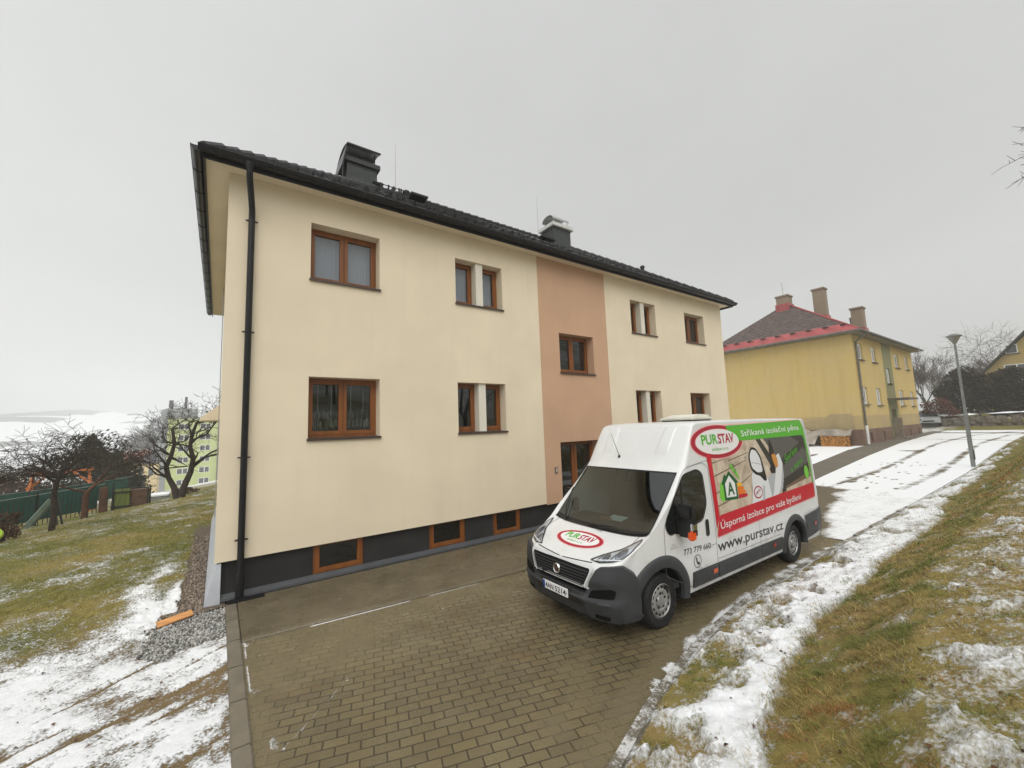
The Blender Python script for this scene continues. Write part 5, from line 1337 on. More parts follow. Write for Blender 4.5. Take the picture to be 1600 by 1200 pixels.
logo(HA, 0, .44, .44, .185)
HLO = vpart(hl, 'hood_logo', SIDE_M)
hl = MB()
def hood_text(s, y_left, x0, wid, h, bold, m_):
    b2 = txt(s, 0, 0, wid, h, bold)
    for v in b2.verts: v.co.x, v.co.y = y_left-v.co.x, x0+v.co.y
    ray_add(hl, b2, .0095, m_, 'hood', .08)
hood_text('PUR', .285, .415, .26, .125, .030, 0); hood_text('STAV', .018, .415, .30, .125, .030, 1); hood_text('izolace s.r.o.', .17, .345, .32, .045, .004, 0)
vpart(hl, 'hood_logo_lettering', [GRN, CRIM], HLO)
# ================================================================== old yellow house
YX0, YX1, YZ = 34.1, 50.15, .75
def old_plaster(name, col, dirt, amt=.5):
    m, nt = newmat(name); t = NT(nt); p = t.pos()
    a = t.noise(p, .45, 5, .65, .4); b = t.noise(p, 2.2, 5, .65); c = t.mix(t.ramp(a, [(.35,0.0),(.7,amt)]), col, dirt)
    c = t.mix(t.ramp(b, [(.5,0.0),(.75,.4)]), c, tuple(x*1.12 for x in dirt)); st = t.noise(p, 1.0, 4, .6, sc=(2.5,2.5,.22)); c = t.mix(t.ramp(st, [(.5,0.0),(.8,.35)]), c, tuple(x*.62 for x in col))
    t.out(t.pbsdf(c, .9, .2, nrm=t.bump(t.noise(p, 25, 4, .7), .4, .02))); return m
YEL_W = old_plaster('old_yellow', (.54,.395,.145), (.50,.40,.225)); YEL_B = old_plaster('old_grey_band', (.46,.345,.16), (.36,.28,.17), .8)
YEL_P = old_plaster('old_brown_plinth', (.17,.10,.07), (.22,.17,.13), .6); YGRN = old_plaster('old_green', (.23,.235,.125), (.28,.25,.14))
SHING = M('brown_shingle', (.125,.092,.080), .75, .3, var=.35, scale=3, bump=.4, bscale=12, col2=(.18,.14,.13)); REDM = M('red_sheet', (.36,.068,.068), .40, .5, var=.25, scale=2)
WFRAME = M('white_frame', (.70,.70,.68), .45, .4, var=.08); ZINC = M('old_zinc', (.16,.15,.13), .5, .4, var=.3, metal=.3)
OLDBR = M('old_chimney', (.46,.38,.28), .9, .2, var=.4, scale=3, col2=(.27,.20,.15), bump=.5, bscale=14); DOORG = M('old_door', (.22,.19,.13), .7, .3, var=.3, scale=4)
DGLASS = M('far_pane', (.045,.05,.055), .08, .7, var=.5, scale=1.2)
YH = thing('yellow_house', 'old yellow house with a brown hip roof and red eave sheet', 'house', (YX0, Y0, YZ))
yw = MB(); yops = [(35.0,36.15,6.45,7.6),(38.15,39.25,6.45,7.6),(44.25,45.6,6.4,7.55),(47.6,48.7,6.4,7.55),(35.0,36.15,3.38,4.58),(38.15,39.35,3.35,4.58),(44.4,45.8,3.32,4.56),(48.0,49.1,3.3,4.55)]
PB = 1.75; PM = 2.65
for a, b in ((YX0,40.9),(43.3,YX1)): wall_cells(yw, a, b, PM, 8.1, yops, Y0)
yw.quad((YX0,Y0+9.6,PM),(YX0,Y0,PM),(YX0,Y0,8.1),(YX0,Y0+9.6,8.1)); yw.quad((YX1,Y0,PM),(YX1,Y0+9.6,PM),(YX1,Y0+9.6,8.1),(YX1,Y0,8.1)); yw.quad((YX1,Y0+9.6,PM),(YX0,Y0+9.6,PM),(YX0,Y0+9.6,8.1),(YX1,Y0+9.6,8.1))
for o in yops: reveals(yw, o, Y0, .16)
yw.build('wall', YEL_W, YH)
yw = MB()
for a, b in ((YX0,40.9),(43.3,YX1)): wall_cells(yw, a, b, PB, PM, [], Y0+.003)
yw.quad((YX0+.003,Y0+9.6,PB),(YX0+.003,Y0,PB),(YX0+.003,Y0,PM),(YX0+.003,Y0+9.6,PM)); rnd = random.Random(5)
# broken patch where the render has come off
pp = [(YX0-.004, 9.0+i*.24, (2.75 if i < 7 else 2.35)+rnd.uniform(-.10,.10)) for i in range(14)]; pp = [(YX0-.004,12.2,1.8),(YX0-.004,8.95,1.8)]+pp; 
yw.build('render_band', YEL_B, YH)
yw = MB(); yw.add(pp, [tuple(range(len(pp)))]); yw.build('bare_patch', old_plaster('bare_stone', (.36,.28,.15), (.42,.33,.19)), YH)
yw = MB(); ym = [(35.4,35.9,.9,1.5),(38.5,38.9,.9,1.5),(46.0,46.4,.9,1.45),(48.9,49.3,.9,1.45)]
for a, b in ((YX0-.05,40.9),(43.3,YX1+.05)): wall_cells(yw, a, b, -.2, PB, ym, Y0-.05)
for o in ym: reveals(yw, o, Y0-.05, .2); yw.quad((o[0],Y0+.15,o[2]),(o[1],Y0+.15,o[2]),(o[1],Y0+.15,o[3]),(o[0],Y0+.15,o[3]))
yw.quad((YX0-.05,Y0+9.6,-.2),(YX0-.05,Y0-.05,-.2),(YX0-.05,Y0-.05,PB),(YX0-.05,Y0+9.6,PB)); yw.quad((YX0-.05,Y0-.05,PB),(YX1,Y0-.05,PB),(YX1,Y0+.01,PB),(YX0-.05,Y0+.01,PB)); yw.quad((YX0-.05,Y0+9.6,PB),(YX0-.05,Y0-.05,PB),(YX0+.01,Y0-.05,PB),(YX0+.01,Y0+9.6,PB))
yw.build('plinth', YEL_P, YH)
for o in ym:
    q = MB(); q.box(o[0],Y0+.08,o[2],o[1],Y0+.12,o[3]); q.build('cellar_window', VDARK, YH)
sp = MB(); stw = (41.45,42.5,5.02,6.22); yd = (41.5,42.75,.95,3.05); wall_cells(sp, 40.9, 43.3, -.1, 8.1, [stw, yd], Y0-.004); reveals(sp, stw, Y0-.004, .16); reveals(sp, yd, Y0-.004, .3); sp.build('stair_panel', YGRN, YH)
def far_window(o, y, parent, mat=WFRAME, split=True, sil=True):
    x0,x1,z0,z1 = o; f = MB(); frame_rect(f, x0,x1,z0,z1,y,y+.05,.18)
    if split: f.box((x0+x1)/2-.10,y-.005,z0+.13,(x0+x1)/2+.10,y+.045,z1-.13)
    w_ = f.build('window', mat, parent); f = MB(); f.quad((x0+.05,y+.03,z0+.05),(x1-.05,y+.03,z0+.05),(x1-.05,y+.03,z1-.05),(x0+.05,y+.03,z1-.05)); f.build('pane', DGLASS, w_)
    if sil: f = MB(); f.box(x0-.06,y-.22,z0-.05,x1+.06,y+.02,z0-.0); f.build('sill', SILLM, w_)
    return w_
for o in yops+[stw]: far_window(o, Y0+.10, YH)
q = MB(); q.box(41.52,Y0+.18,.95,42.73,Y0+.26,3.03); dr = q.build('door', DOORG, YH); q = MB(); q.box(41.8,Y0+.17,2.0,42.45,Y0+.185,2.75); q.build('pane', DGLASS, dr)
q = MB(); q.box(41.2,Y0-.7,-.1,43.1,Y0-.02,.95); q.box(41.0,Y0-1.1,-.1,43.3,Y0-.7,.78); q.box(41.35,Y0-.55,.95,41.45,Y0-.06,2.4); q.build('door_step', M('old_concrete', (.24,.20,.15), .85, .2, var=.3), YH)
q = MB(); q.box(40.7,Y0-1.2,3.74,43.6,Y0-.01,3.86); q.build('door_canopy', M('canopy_dark', (.12,.10,.08), .7, .3), YH)
yx0,yx1,yy0,yy1 = YX0-.6,YX1+.6,Y0-.62,Y0+9.6+.62; yez = 8.25; yrz = 11.95; yry = (yy0+yy1)/2; ya, yb = 37.5, YX1-3.4
q = MB()
def courses(mb, A,B,C,D,n):
    A,B,C,D = map(Vector,(A,B,C,D))
    rows = []; nr = (B-A).cross(C-A).normalized(); nr = nr if nr.z > 0 else -nr
    for r in range(n):
        for tt, hh in ((r/n,.03),((r+.97)/n,.0)): a = A.lerp(C,tt); b = B.lerp(D,tt); rows.append([a.lerp(b,k/24)+nr*hh for k in range(25)])
    mb.grid(rows)
courses(q,(yx0,yy0,yez),(yx1,yy0,yez),(ya,yry,yrz),(yb,yry,yrz),24); courses(q,(yx0,yy1,yez),(yx0,yy0,yez),(ya,yry,yrz),(ya,yry,yrz),24)
courses(q,(yx1,yy0,yez),(yx1,yy1,yez),(yb,yry,yrz),(yb,yry,yrz),24); courses(q,(yx1,yy1,yez),(yx0,yy1,yez),(yb,yry,yrz),(ya,yry,yrz),24)
yr = q.build('roof', SHING, YH)
q = MB(); A = Vector((yx0,yy1,yez)); B = Vector((yx0,yy0,yez)); C = Vector((ya,yry,yrz)); f_ = .16
n_ = Vector((-(yrz-yez),0,ya-yx0)).normalized()*.045; q.quad(A+n_,B+n_,B.lerp(C,f_)+n_,A.lerp(C,f_)+n_); q.quad(A+n_,B+n_,B,A)
A = Vector((yx0,yy0,yez)); B = Vector((yx1,yy0,yez)); n2_ = Vector((0,-(yrz-yez),yry-yy0)).normalized()*.045; q.quad(A+n2_,B+n2_,B.lerp(Vector((yb,yry,yrz)),f_)+n2_,A.lerp(C,f_)+n2_); q.quad(A,B,B+n2_,A+n2_)
q.tube([Vector((yx0,yy0,yez+.03)),C+Vector((0,0,.04)),Vector((yb,yry,yrz+.04))], .07, 6); q.build('eave_sheet', REDM, yr)
q = MB(); q.bar((0,-.16,.10),(0,.16,.10),.04,.10); q.bar((0,0,.02),(0,0,.10),.05,.05); q.bar((-.18,-.30,.03),(.18,-.22,.05),.03,.03); g0 = q.build('snow_guard', M('guard_dark', (.05,.01,.012), .5, .3), yr, world=False)
for i in range(10):
    g_ = g0 if i == 0 else link(g0.copy()); g_.parent = yr; g_.location = Vector((yx0+.35, yy0+.9+i*1.0, yez+.42))-origin(yr)
q = MB(); q.quad((yx0+.02,yy0+.02,8.12),(yx1-.02,yy0+.02,8.12),(yx1-.02,yy1-.02,8.12),(yx0+.02,yy1-.02,8.12)); q.build('soffit', M('old_soffit', (.25,.22,.14), .9, .2, var=.3), YH)
q = MB(); q.tube([(yx0-.06,yy1,8.2),(yx0-.06,yy0-.06,8.2),(yx1,yy0-.06,8.2)], .075, 8); q.build('gutter', ZINC, yr)
q = MB(); q.tube([(YX0+.55,yy0-.04,8.15),(YX0+.5,yy0+.1,7.95),(YX0+.42,Y0-.10,7.6),(YX0+.42,Y0-.10,.95)], .065, 8); q.tube([(YX0+.42,Y0-.11,2.0),(YX0+.42,Y0-.11,.78)], .085, 8, 1); q.build('downpipe', [ZINC, WFRAME], YH)
for (x0,x1,a,b,z0,z1) in ((36.8,37.7,yry-.42,yry+.42,10.8,12.45),(37.7,38.4,10.8,11.55,9.6,12.55),(39.2,39.9,9.0,9.7,8.6,10.75)):
    q = MB(); q.box(x0,a,z0,x1,b,z1); co_ = q.build('chimney', OLDBR, yr); q = MB(); q.bbox(x0-.07,a-.07,z1-.02,x1+.07,b+.07,z1+.12,.02); q.build('chimney_collar', OLDBR, co_)
    q = MB(); q.box(x0-.07,a-.07,z0,x1+.07,b+.07,max(yez+(a-yy0)*.68,z0)+.28 if x0 > 37.5 else 11.85); q.build('chimney_flashing', REDM, co_)
q = MB(); q.tube([(37.2,yry,12.5),(37.15,yry,13.7)], .015, 5); q.build('lightning_rod', ZINC, yr)
q = MB(); q.tube([(38.2,9.5,9.1),(38.2,9.5,9.9)], .06, 8); q.lathe([(.12,0),(.02,.1)], (38.2,9.5,9.88), n=10); q.build('vent_pipe', ZINC, yr)
# firewood and tarpaulin by the gable wall
rnd = random.Random(12); q = MB(); W_END = M('wood_end', (.62,.29,.08), .8, .2, var=.4, scale=8); W_BARK = M('wood_bark', (.13,.075,.04), .9, .2, var=.4)
for i in range(15):
    for j in range(8):
        y = 9.1+i*.105+(j%2)*.05; z = .72+j*.085; r_ = rnd.uniform(.036,.056); x = 33.25+rnd.uniform(-.06,.05)
        q.lathe([(r_,.7),(r_,0)], (x,y,z), 'x', 7, 1); q.lathe([(r_,0),(0,-.004)], (x,y,z), 'x', 7, 0)
tag(q.build('firewood_stack', [W_END, W_BARK]), 'stack of split orange firewood at the foot of the yellow gable wall', 'firewood')
q = MB(); rows = []
for i in range(40):
    y = 9.0+i*.105; row = []
    for k in range(14):
        a = k/13; nz = float(fbm(np.array(y*1.7),np.array(a*3.1+2),91)); x = 34.0-.15-a*1.0-.28*(nz-.5); z = 1.78-.28*a-1.0*max(0,a-.35)**1.2*1.2+.35*(nz-.5)-.06*max(0,y-11.5)
        if y < 10.8: z = max(z, 1.40+.12*(nz-.5)) if a > .6 else z; x = x if a < .7 else 33.3
        row.append((x,y,max(z,.66)))
    rows.append(row)
q.grid(rows); tag(q.build('tarpaulin', M('tarp_grey', (.33,.29,.24), .6, .3, var=.35, scale=2.5, bump=.5, bscale=9), smooth=True), 'crumpled grey brown tarpaulin draped over the woodpile by the yellow house', 'tarpaulin')

# ================================================================== street lamp
LP = thing('street_lamp', 'grey steel street lamp with a flat cone head beside the snowy lane', 'street lamp', (24.8,2.87,.40)); GALV = M('galvanised', (.23,.24,.235), .5, .4, metal=.35, var=.2, scale=6)
q = MB(); q.tube([(0,0,-.1),(0,0,2.16)], .068, 14); q.lathe([(.072,2.12),(.075,2.15),(.05,2.22)], n=14); q.tube([(0,0,2.16),(0,0,5.12)], [.047,.038], 12); q.build('pole', GALV, LP, world=False, angle=40)
q = MB(); q.box(-.05,-.085,.35,.05,-.074,.75); q.lathe([(.16,-.02),(.16,.03),(.08,.05)], n=14); q.build('pole_base', M('lamp_base', (.10,.10,.095), .7, .3), LP, world=False)
q = MB(); q.lathe([(.05,5.10),(.08,5.16),(.205,5.40)], n=20); he = q.build('lamp_head', M('lamp_bowl', (.26,.255,.22), .25, .5, var=.2, scale=9), LP, world=False, smooth=True)
q = MB(); q.lathe([(.0,5.525),(.10,5.515),(.245,5.435),(.25,5.41),(.21,5.40)], n=24); q.build('lamp_cap', GALV, he, world=False, smooth=True)
q = MB()
for k in range(6): a = 2*PI*k/6; q.tube([(.074*math.cos(a),.074*math.sin(a),5.17),(.19*math.cos(a),.19*math.sin(a),5.41)], .008, 4)
q.build('lamp_ribs', GALV, he, world=False)

# ================================================================== vegetation
BARK = M('tree_bark', (.052,.040,.032), .9, .2, var=.4, scale=9, bump=.5, bscale=40); BARK2 = M('pale_bark', (.070,.058,.048), .9, .2, var=.35, scale=6); TWIG = M('twig_bark', (.050,.038,.032), .9, .2, var=.3, scale=4); TWIG2 = M('red_twigs', (.085,.060,.048), .9, .2, var=.3, scale=4)
def grow(rnd, p, d, L, r, lev, out, maxlev, spread=.7, up=.25, nb=(3,5), taper=.62, jit=.25, droop=0, minr=.006, nseg=5):
    pts = [p]; rad = [r]; d = d.normalized(); kids = []
    for i in range(nseg):
        d = (d+Vector((rnd.gauss(0,jit),rnd.gauss(0,jit),rnd.gauss(0,jit)*.6+up*.3-droop*lev*.12))).normalized(); p = p+d*L/nseg; pts.append(p); rad.append(max(minr, r*(1-(1-taper*.75)*(i+1)/nseg)))
        if lev < maxlev and i >= (1 if lev else 2): kids.append((p,d,rad[-1],(i+1)/nseg))
    out.append((lev,pts,rad))
    if lev < maxlev:
        n = rnd.randint(*nb)
        for k in range(n):
            q, dd, rr, f = kids[-1] if k == 0 else rnd.choice(kids); ax = Vector((rnd.gauss(0,1),rnd.gauss(0,1),rnd.gauss(0,.6))); ax = (ax-dd*ax.dot(dd)); ax = ax.normalized() if ax.length > 1e-3 else dd.orthogonal().normalized()
            nd = dd*(1-spread*.55)+ax*spread
            grow(rnd, q, nd, L*rnd.uniform(.55,.85), max(minr, rr*rnd.uniform(.55,.8)), lev+1, out, maxlev, spread, up, nb, taper, jit, droop, minr, max(3,nseg-1))
def tree_obj(name, label, cat, loc, out, mt=BARK, mc=TWIG, group=None, cut=1, sides=(9,6,5,3,3,3,3)):
    o = thing(name, label, cat, loc, 0, group); a = MB(); b = MB()
    for lev, pts, rad in out: (a if lev <= cut else b).tube(pts, rad, sides[min(lev,6)], caps=False)
    a.build('trunk', mt, o, world=False, smooth=True); b.build('crown', mc, o, world=False); return o
def bare_tree(label, loc, h, r, seed, maxlev=5, name='bare_tree', cat='tree', group=None, mt=BARK, mc=TWIG, **kw):
    rnd = random.Random(seed); out = []; grow(rnd, Vector((0,0,-.2)), Vector((rnd.gauss(0,.05),rnd.gauss(0,.05),1)), h*.42, r, 0, out, maxlev, **kw); return tree_obj(name, label, cat, loc, out, mt, mc, group)
def leaf_cloud(rnd, centre, rad, n, size, mb, shell=.55, cone=False, tip=.2):
    for k in range(n):
        while True:
            v = Vector((rnd.uniform(-1,1),rnd.uniform(-1,1),rnd.uniform(-1,1)))
            if v.length < 1 and v.length > shell*rnd.random(): break
        if cone: f = 1-(v.z*.5+.5)*(1-tip); v.x *= f; v.y *= f
        p = Vector(centre)+Vector((v.x*rad[0],v.y*rad[1],v.z*rad[2])); s = size*rnd.uniform(.5,1.3); a = Vector((rnd.gauss(0,1),rnd.gauss(0,1),rnd.gauss(0,1))).normalized(); b = a.orthogonal().normalized(); c = a.cross(b)*.45
        mb.add([p-b*s, p+c*s, p+b*s, p-c*s], [(0,1,2,3)])
FOL_T = M('thuja_leaf', (.040,.034,.014), .85, .2, var=.5, scale=3, col2=(.060,.046,.018)); FOL_C = M('spruce_leaf', (.042,.046,.024), .85, .2, var=.5, scale=3, col2=(.065,.062,.034)); FOL_R = M('russet_leaf', (.12,.050,.028), .9, .2, var=.4, scale=5); FOL_B = M('brown_leaf', (.085,.048,.030), .9, .2, var=.4, scale=5)
def gz_(x, y): return float(height(np.array(float(x)), np.array(float(y))))
def foliage_tree(name, label, cat, x, y, z, h, rx, ry, n, size, mat, seed, group=None, clumps=9, cone=True):
    rnd = random.Random(seed); o = thing(name, label, cat, (x,y,z), 0, group); q = MB(); q.tube([(0,0,-.2),(0,0,h*.6)], [.10,.04], 7); q.build('trunk', BARK, o, world=False)
    q = MB(); leaf_cloud(rnd, (0,0,h*.52), (rx*.85,ry*.85,h*.48), n//2, size, q, .5, cone, .12)
    for k in range(clumps):
        a = rnd.uniform(0,2*PI); zz = rnd.uniform(.12,.92); f = (1-zz*.82) if cone else math.sqrt(max(.05,1-(2*zz-1)**2)); c = (rx*f*.85*math.cos(a), ry*f*.85*math.sin(a), h*zz); s_ = rnd.uniform(.25,.42)
        leaf_cloud(rnd, c, (rx*s_,ry*s_,h*s_*.42), n//(2*clumps), size, q, .3)
    q.build('crown', mat, o, world=False); return o
# right: thujas, russet shrub, bare trees
for k, (y, h, rr, lab) in enumerate(((7.3,5.0,1.75,'dark rounded evergreen left of the lamp post top, nearest the russet shrub'),(5.1,4.4,1.5,'shorter dark evergreen standing between the two taller evergreens'),(3.7,4.9,1.5,'dark evergreen in front of the gabled house window'))):
    foliage_tree('evergreen', lab, 'tree', 61.5, y, gz_(61.5,y)-.1, h, rr, rr, 5200, .17, FOL_T, 20+k, 'evergreens above the stone wall', 16, False)
foliage_tree('shrub', 'russet leafed shrub beside the parked silver car', 'shrub', 57.6, 8.3, gz_(57.6,8.3), 2.3, 1.5, 1.3, 2200, .12, FOL_R, 31, None, 14, False)
RT = 'bare trees behind the yellow house'
for k, (x, y, h, r_, lab, kw) in enumerate(((72,11.6,10.5,.20,'tall bare tree closest to the right corner of the yellow house',dict(spread=.45,up=.5)),(76,10.6,11,.18,'bare forked tree just left of the evergreens',dict(spread=.5,up=.45)),(82,8.2,12,.2,'wide bare tree behind the lamp head',dict(spread=.8,up=.1)),
        (88,6.6,19,.2,'tall thin larch with short level twigs left of the gabled house',dict(spread=.75,up=.1)),(80,9.4,9.5,.15,'low bare tree between the yellow house and the lamp post',dict(spread=.7,up=.2)),(90,8.0,11.5,.16,'bare tree right behind the lamp post',dict(spread=.7,up=.2)))):
    bare_tree(lab, (x,y,gz_(x,y)), h*.64, r_*.8, 50+k, 4, group=RT, mt=BARK2, mc=TWIG2, nb=(5,7), minr=.009, jit=.14, **kw)
# tree off to the right whose twigs reach into view
rnd = random.Random(77); out = []
grow(rnd, Vector((0,0,-.2)), Vector((0,.02,1)), 3.2, .16, 0, out, 4, spread=.7, up=.3, minr=.004)
tx, ty = 11.0, -2.6; tz = gz_(tx,ty); src = Vector((10.3-tx,-1.4-ty,6.2-tz)); out.append((1,[Vector((0,0,2.2)),Vector((-.2,.5,3.4)),src],[.07,.05,.03]))
for path in (((9.6,-.55,6.05),(9.0,.0,6.08),(9.0,.16,6.09)),((9.5,-.4,6.2),(9.0,.05,6.22),(9.0,.33,6.15)),((9.4,-.3,5.9),(9.0,.08,5.95),(9.0,.33,5.82)),((9.5,-.5,6.5),(9.0,-.0,6.52),(9.0,.10,6.62)),((9.6,-.5,6.4),(9.0,-.02,6.38),(9.0,.13,6.36))):
    P = [src]+[Vector((a-tx,b-ty,c-tz)) for a,b,c in path]; out.append((2,P,[.016,.007,.0045,.0025]))
    for j in range(5):
        b_ = P[2].lerp(P[3],rnd.random()); out.append((3,[b_,b_+Vector((rnd.uniform(-.1,.1),rnd.uniform(.0,.14),rnd.uniform(-.10,.12)))],[.004,.002]))
tree_obj('bare_tree', 'bare tree whose thin twigs reach in from the upper right edge', 'tree', (tx,ty,tz), out)
# left: twin trunk tree
rnd = random.Random(5); out = []; TB = (-1.52,26.0,gz_(-1.52,26)-.05)
for pth, rr in (([(0,0,-.2),(-.18,.1,.55),(-.42,.2,1.05),(-.52,.1,1.6),(-.35,0,2.1),(-.25,.1,2.7),(-.36,.1,3.4)],[.16,.13,.11,.10,.09,.08,.06]),([(.06,0,-.2),(.2,0,.6),(.42,.1,1.25),(.5,.1,1.9),(.36,0,2.5),(.42,0,3.1),(.58,.1,3.7)],[.17,.14,.125,.11,.09,.08,.06])):
    P = [Vector(p) for p in pth]; out.append((0,P,rr))
    for i in range(2,7):
        for k in range(2 if i > 3 else 1):
            d = Vector((rnd.gauss(0,1),rnd.gauss(0,.7),rnd.uniform(.1,.9))).normalized(); grow(rnd, P[i], d, rnd.uniform(.7,1.25), rr[i]*.55, 1, out, 4, spread=.75, up=.25, nb=(3,4), minr=.007, jit=.28)
for q0, q1, q2 in (((.5,.1,1.6),(1.2,0,2.15),(1.9,.1,2.5)),((.42,.1,1.4),(1.0,.2,1.95),(1.8,0,2.1)),((.4,.1,2.8),(1.0,0,3.1),(1.6,.1,4.1)),((-.42,.2,1.05),(-.7,.1,1.2),(-.95,.1,1.3)),((-.3,0,2.0),(.3,.1,1.55),(-.8,.1,1.5))):
    P = [Vector(q0),Vector(q1),Vector(q2)]; out.append((1,P,[.06,.045,.03]))
    for k in range(3): grow(rnd, P[1].lerp(P[2],rnd.random()), (P[2]-P[1]).normalized()+Vector((0,0,.5)), rnd.uniform(.6,1.2), .025, 2, out, 4, spread=.75, up=.3, minr=.007, jit=.25)
out = [o_ for o_ in out if o_[0] == 0 or min(p.z for p in o_[1]) > .75]
tree_obj('bare_tree', 'gnarled bare tree with two leaning trunks in front of the green block', 'tree', TB, out)
# fruit tree with drooping crown
rnd = random.Random(9); out = []; FT = (-4.28,19.6,gz_(-4.28,19.6)-.05); out.append((0,[Vector((0,0,-.2)),Vector((.03,0,.6)),Vector((0,0,1.2)),Vector((.10,0,1.9))],[.085,.075,.07,.05]))
for k in range(15):
    a = rnd.uniform(0,2*PI); d = Vector((math.cos(a)*1.2,math.sin(a)*.8,rnd.uniform(.35,1.1))); grow(rnd, Vector((.05,0,rnd.uniform(1.35,1.9))), d, rnd.uniform(.75,1.1), .04, 1, out, 4, spread=.7, up=.0, nb=(4,6), droop=.32, minr=.005, jit=.2)
out = [o_ for o_ in out if o_[0] == 0 or min(p.z for p in o_[1]) > 1.55]
tree_obj('fruit_tree', 'bare fruit tree with a dark trunk and drooping twigs by the fence', 'tree', FT, out)
rnd = random.Random(19); out = []; F2 = (-4.35,24.0,gz_(-4.35,24)-.05); out.append((0,[Vector((0,0,-.2)),Vector((0,0,.9)),Vector((.05,0,1.15))],[.11,.10,.09]))
for d in (Vector((-1,0,.55)),Vector((.8,0,.9)),Vector((.1,.5,1))): grow(rnd, Vector((.05,0,1.1)), d, 1.25, .05, 1, out, 3, spread=.65, up=.15, nb=(3,4), droop=.2, minr=.006, nseg=4)
tree_obj('fruit_tree', 'bare forked tree with a rust brown trunk behind the wire fence', 'tree', F2, out, mt=M('rusty_bark', (.10,.05,.03), .9, .2, var=.35))
foliage_tree('spruce_tree', 'dense dark evergreen behind the bare fruit tree', 'tree', -8.2, 46, gz_(-8.2,46)+.3, 5.6, 3.6, 2.4, 9000, .13, FOL_C, 41, None, 20, True)
foliage_tree('evergreen', 'low dark evergreen right of the dense spruce by the green fence', 'tree', -6.6, 45, gz_(-6.6,45)+.3, 3.9, 1.9, 1.5, 3400, .13, FOL_C, 42, None, 14, False)
foliage_tree('shrub', 'brown dry shrub at the left edge of the lawn', 'shrub', -5.15, 19.0, gz_(-5.15,19.0), .85, .40, .40, 1500, .04, FOL_B, 43, None, 14, False)
foliage_tree('shrub', 'dark low shrub at the foot of the green apartment block', 'shrub', -1.35, 30.0, gz_(-1.3,30)-.25, .62, .62, .5, 1200, .05, FOL_B, 44, None, 12, False)
foliage_tree('shrub', 'small round clipped shrub in front of the red roofed house', 'shrub', -11.9, 104, gz_(-11.9,104)+.2, 4.2, 1.1, 1.1, 1200, .2, FOL_C, 45, None, 10, False)
for k, (x, y, h, lab) in enumerate(((-26,255,19,'misty bare tree left of the far group'),(-22.5,250,23,'tallest misty bare tree of the far group'),(-19,252,20,'misty bare tree right of the tallest far tree'),(-30,262,15,'lowest misty bare tree at the left of the far group'))):
    bare_tree(lab, (x,y,gz_(x,y)-.5), h, .3, 90+k, 4, group='misty trees far down the valley', mc=TWIG, spread=.45, up=.5, nb=(5,7), minr=.05)
foliage_tree('hedge', 'dark bushy hedge on the slope at the far left', 'hedge', -14.5, 52, gz_(-14.5,52), 3.0, 4.0, 2.0, 4000, .2, FOL_B, 47, None, 20, False)

# ================================================================== left background
gb = MB(); BL = thing('apartment_block', 'green and grey six storey apartment block behind the bare tree', 'building', (-10.9,135,-13.5), R(14)); BG = M('block_green', (.50,.55,.24), .9, .2, var=.08, scale=.3); BGR = M('block_grey', (.27,.28,.28), .9, .2, var=.1, scale=.3)
gb.box(.2,0,0,34,.3,21.4); gb.box(.2,.3,20.9,34,12,21.4); gb.build('facade', BG, BL, world=False); gb = MB(); gb.box(-.1,-.15,0,.2,12,22.5); gb.box(.2,1.0,21.4,6.5,9,24.2); gb.box(11,-1.2,0,14.5,-.01,21.2); gb.build('gable_wall', BGR, BL, world=False)
gb = MB(); gb.box(.9,3,24.2,1.7,3.8,26.4); gb.box(4.1,3,24.2,4.6,3.5,27.4); gb.build('chimney', M('block_dark', (.08,.08,.085), .8, .2), BL, world=False)
def bwin(x, z, w_=2.3, h_=1.5, y=-.06):
    f = MB(); frame_rect(f, x,x+w_,z,z+h_,y,y+.12,.12); f.box(x+w_*.48,y-.01,z+.1,x+w_*.56,y+.11,z+h_-.1); o = f.build('window', WFRAME, BL, world=False); f = MB(); f.box(x+.1,y+.03,z+.1,x+w_-.1,y+.05,z+h_-.1); f.build('pane', DGLASS, o, world=False)
for r_ in range(7):
    for c in (2.4,7.0): bwin(c, 1.6+r_*2.85)
    bwin(11.6, 1.6+r_*2.85, 2.2, 1.6, -1.26)
RH = thing('red_roof_house', 'small pale yellow house with a red roof beside the apartment block', 'house', (-19.5,120,-10.2)); HW = M('small_yellow', (.56,.44,.24), .9, .2, var=.12); RR = M('red_roof', (.26,.095,.075), .8, .2, var=.25, scale=1)
q = MB(); q.box(0,0,0,6.6,7,8.2); q.box(3.2,-.8,0,5.6,0,8.2); q.build('wall', HW, RH, world=False); q = MB(); q.prism([(-.4,-.6,8.1),(-.4,7.6,8.1),(-.4,3.5,10.6)], (7.4,0,0)); q.prism([(3.0,-1.1,8.2),(5.8,-1.1,8.2),(4.4,-1.1,9.6)], (0,4.5,0)); rr_ = q.build('roof', RR, RH, world=False)
q = MB(); q.box(5.6,3.1,10,6.3,3.8,11.3); q.build('chimney', OLDBR, rr_, world=False); q = MB(); q.box(2.9,3.1,9.9,3.4,3.6,10.9); q.build('chimney', WFRAME, rr_, world=False)
for x, z, y in ((1.0,5.6,-.03),(4.0,5.6,-.83),(6.0,5.6,-.03),(1.0,2.2,-.03),(4.0,2.2,-.83)):
    f = MB(); f.box(x-.4,y-.02,z,x+.5,y+.02,z+1.5); f.build('window', DGLASS, RH, world=False)
q = MB(); q.box(-.05,-.1,4.5,6.65,-.005,4.7); q.box(3.15,-.9,4.5,5.65,-.805,4.7); q.build('cornice', M('cornice_brown', (.20,.12,.07), .9, .2), RH, world=False)
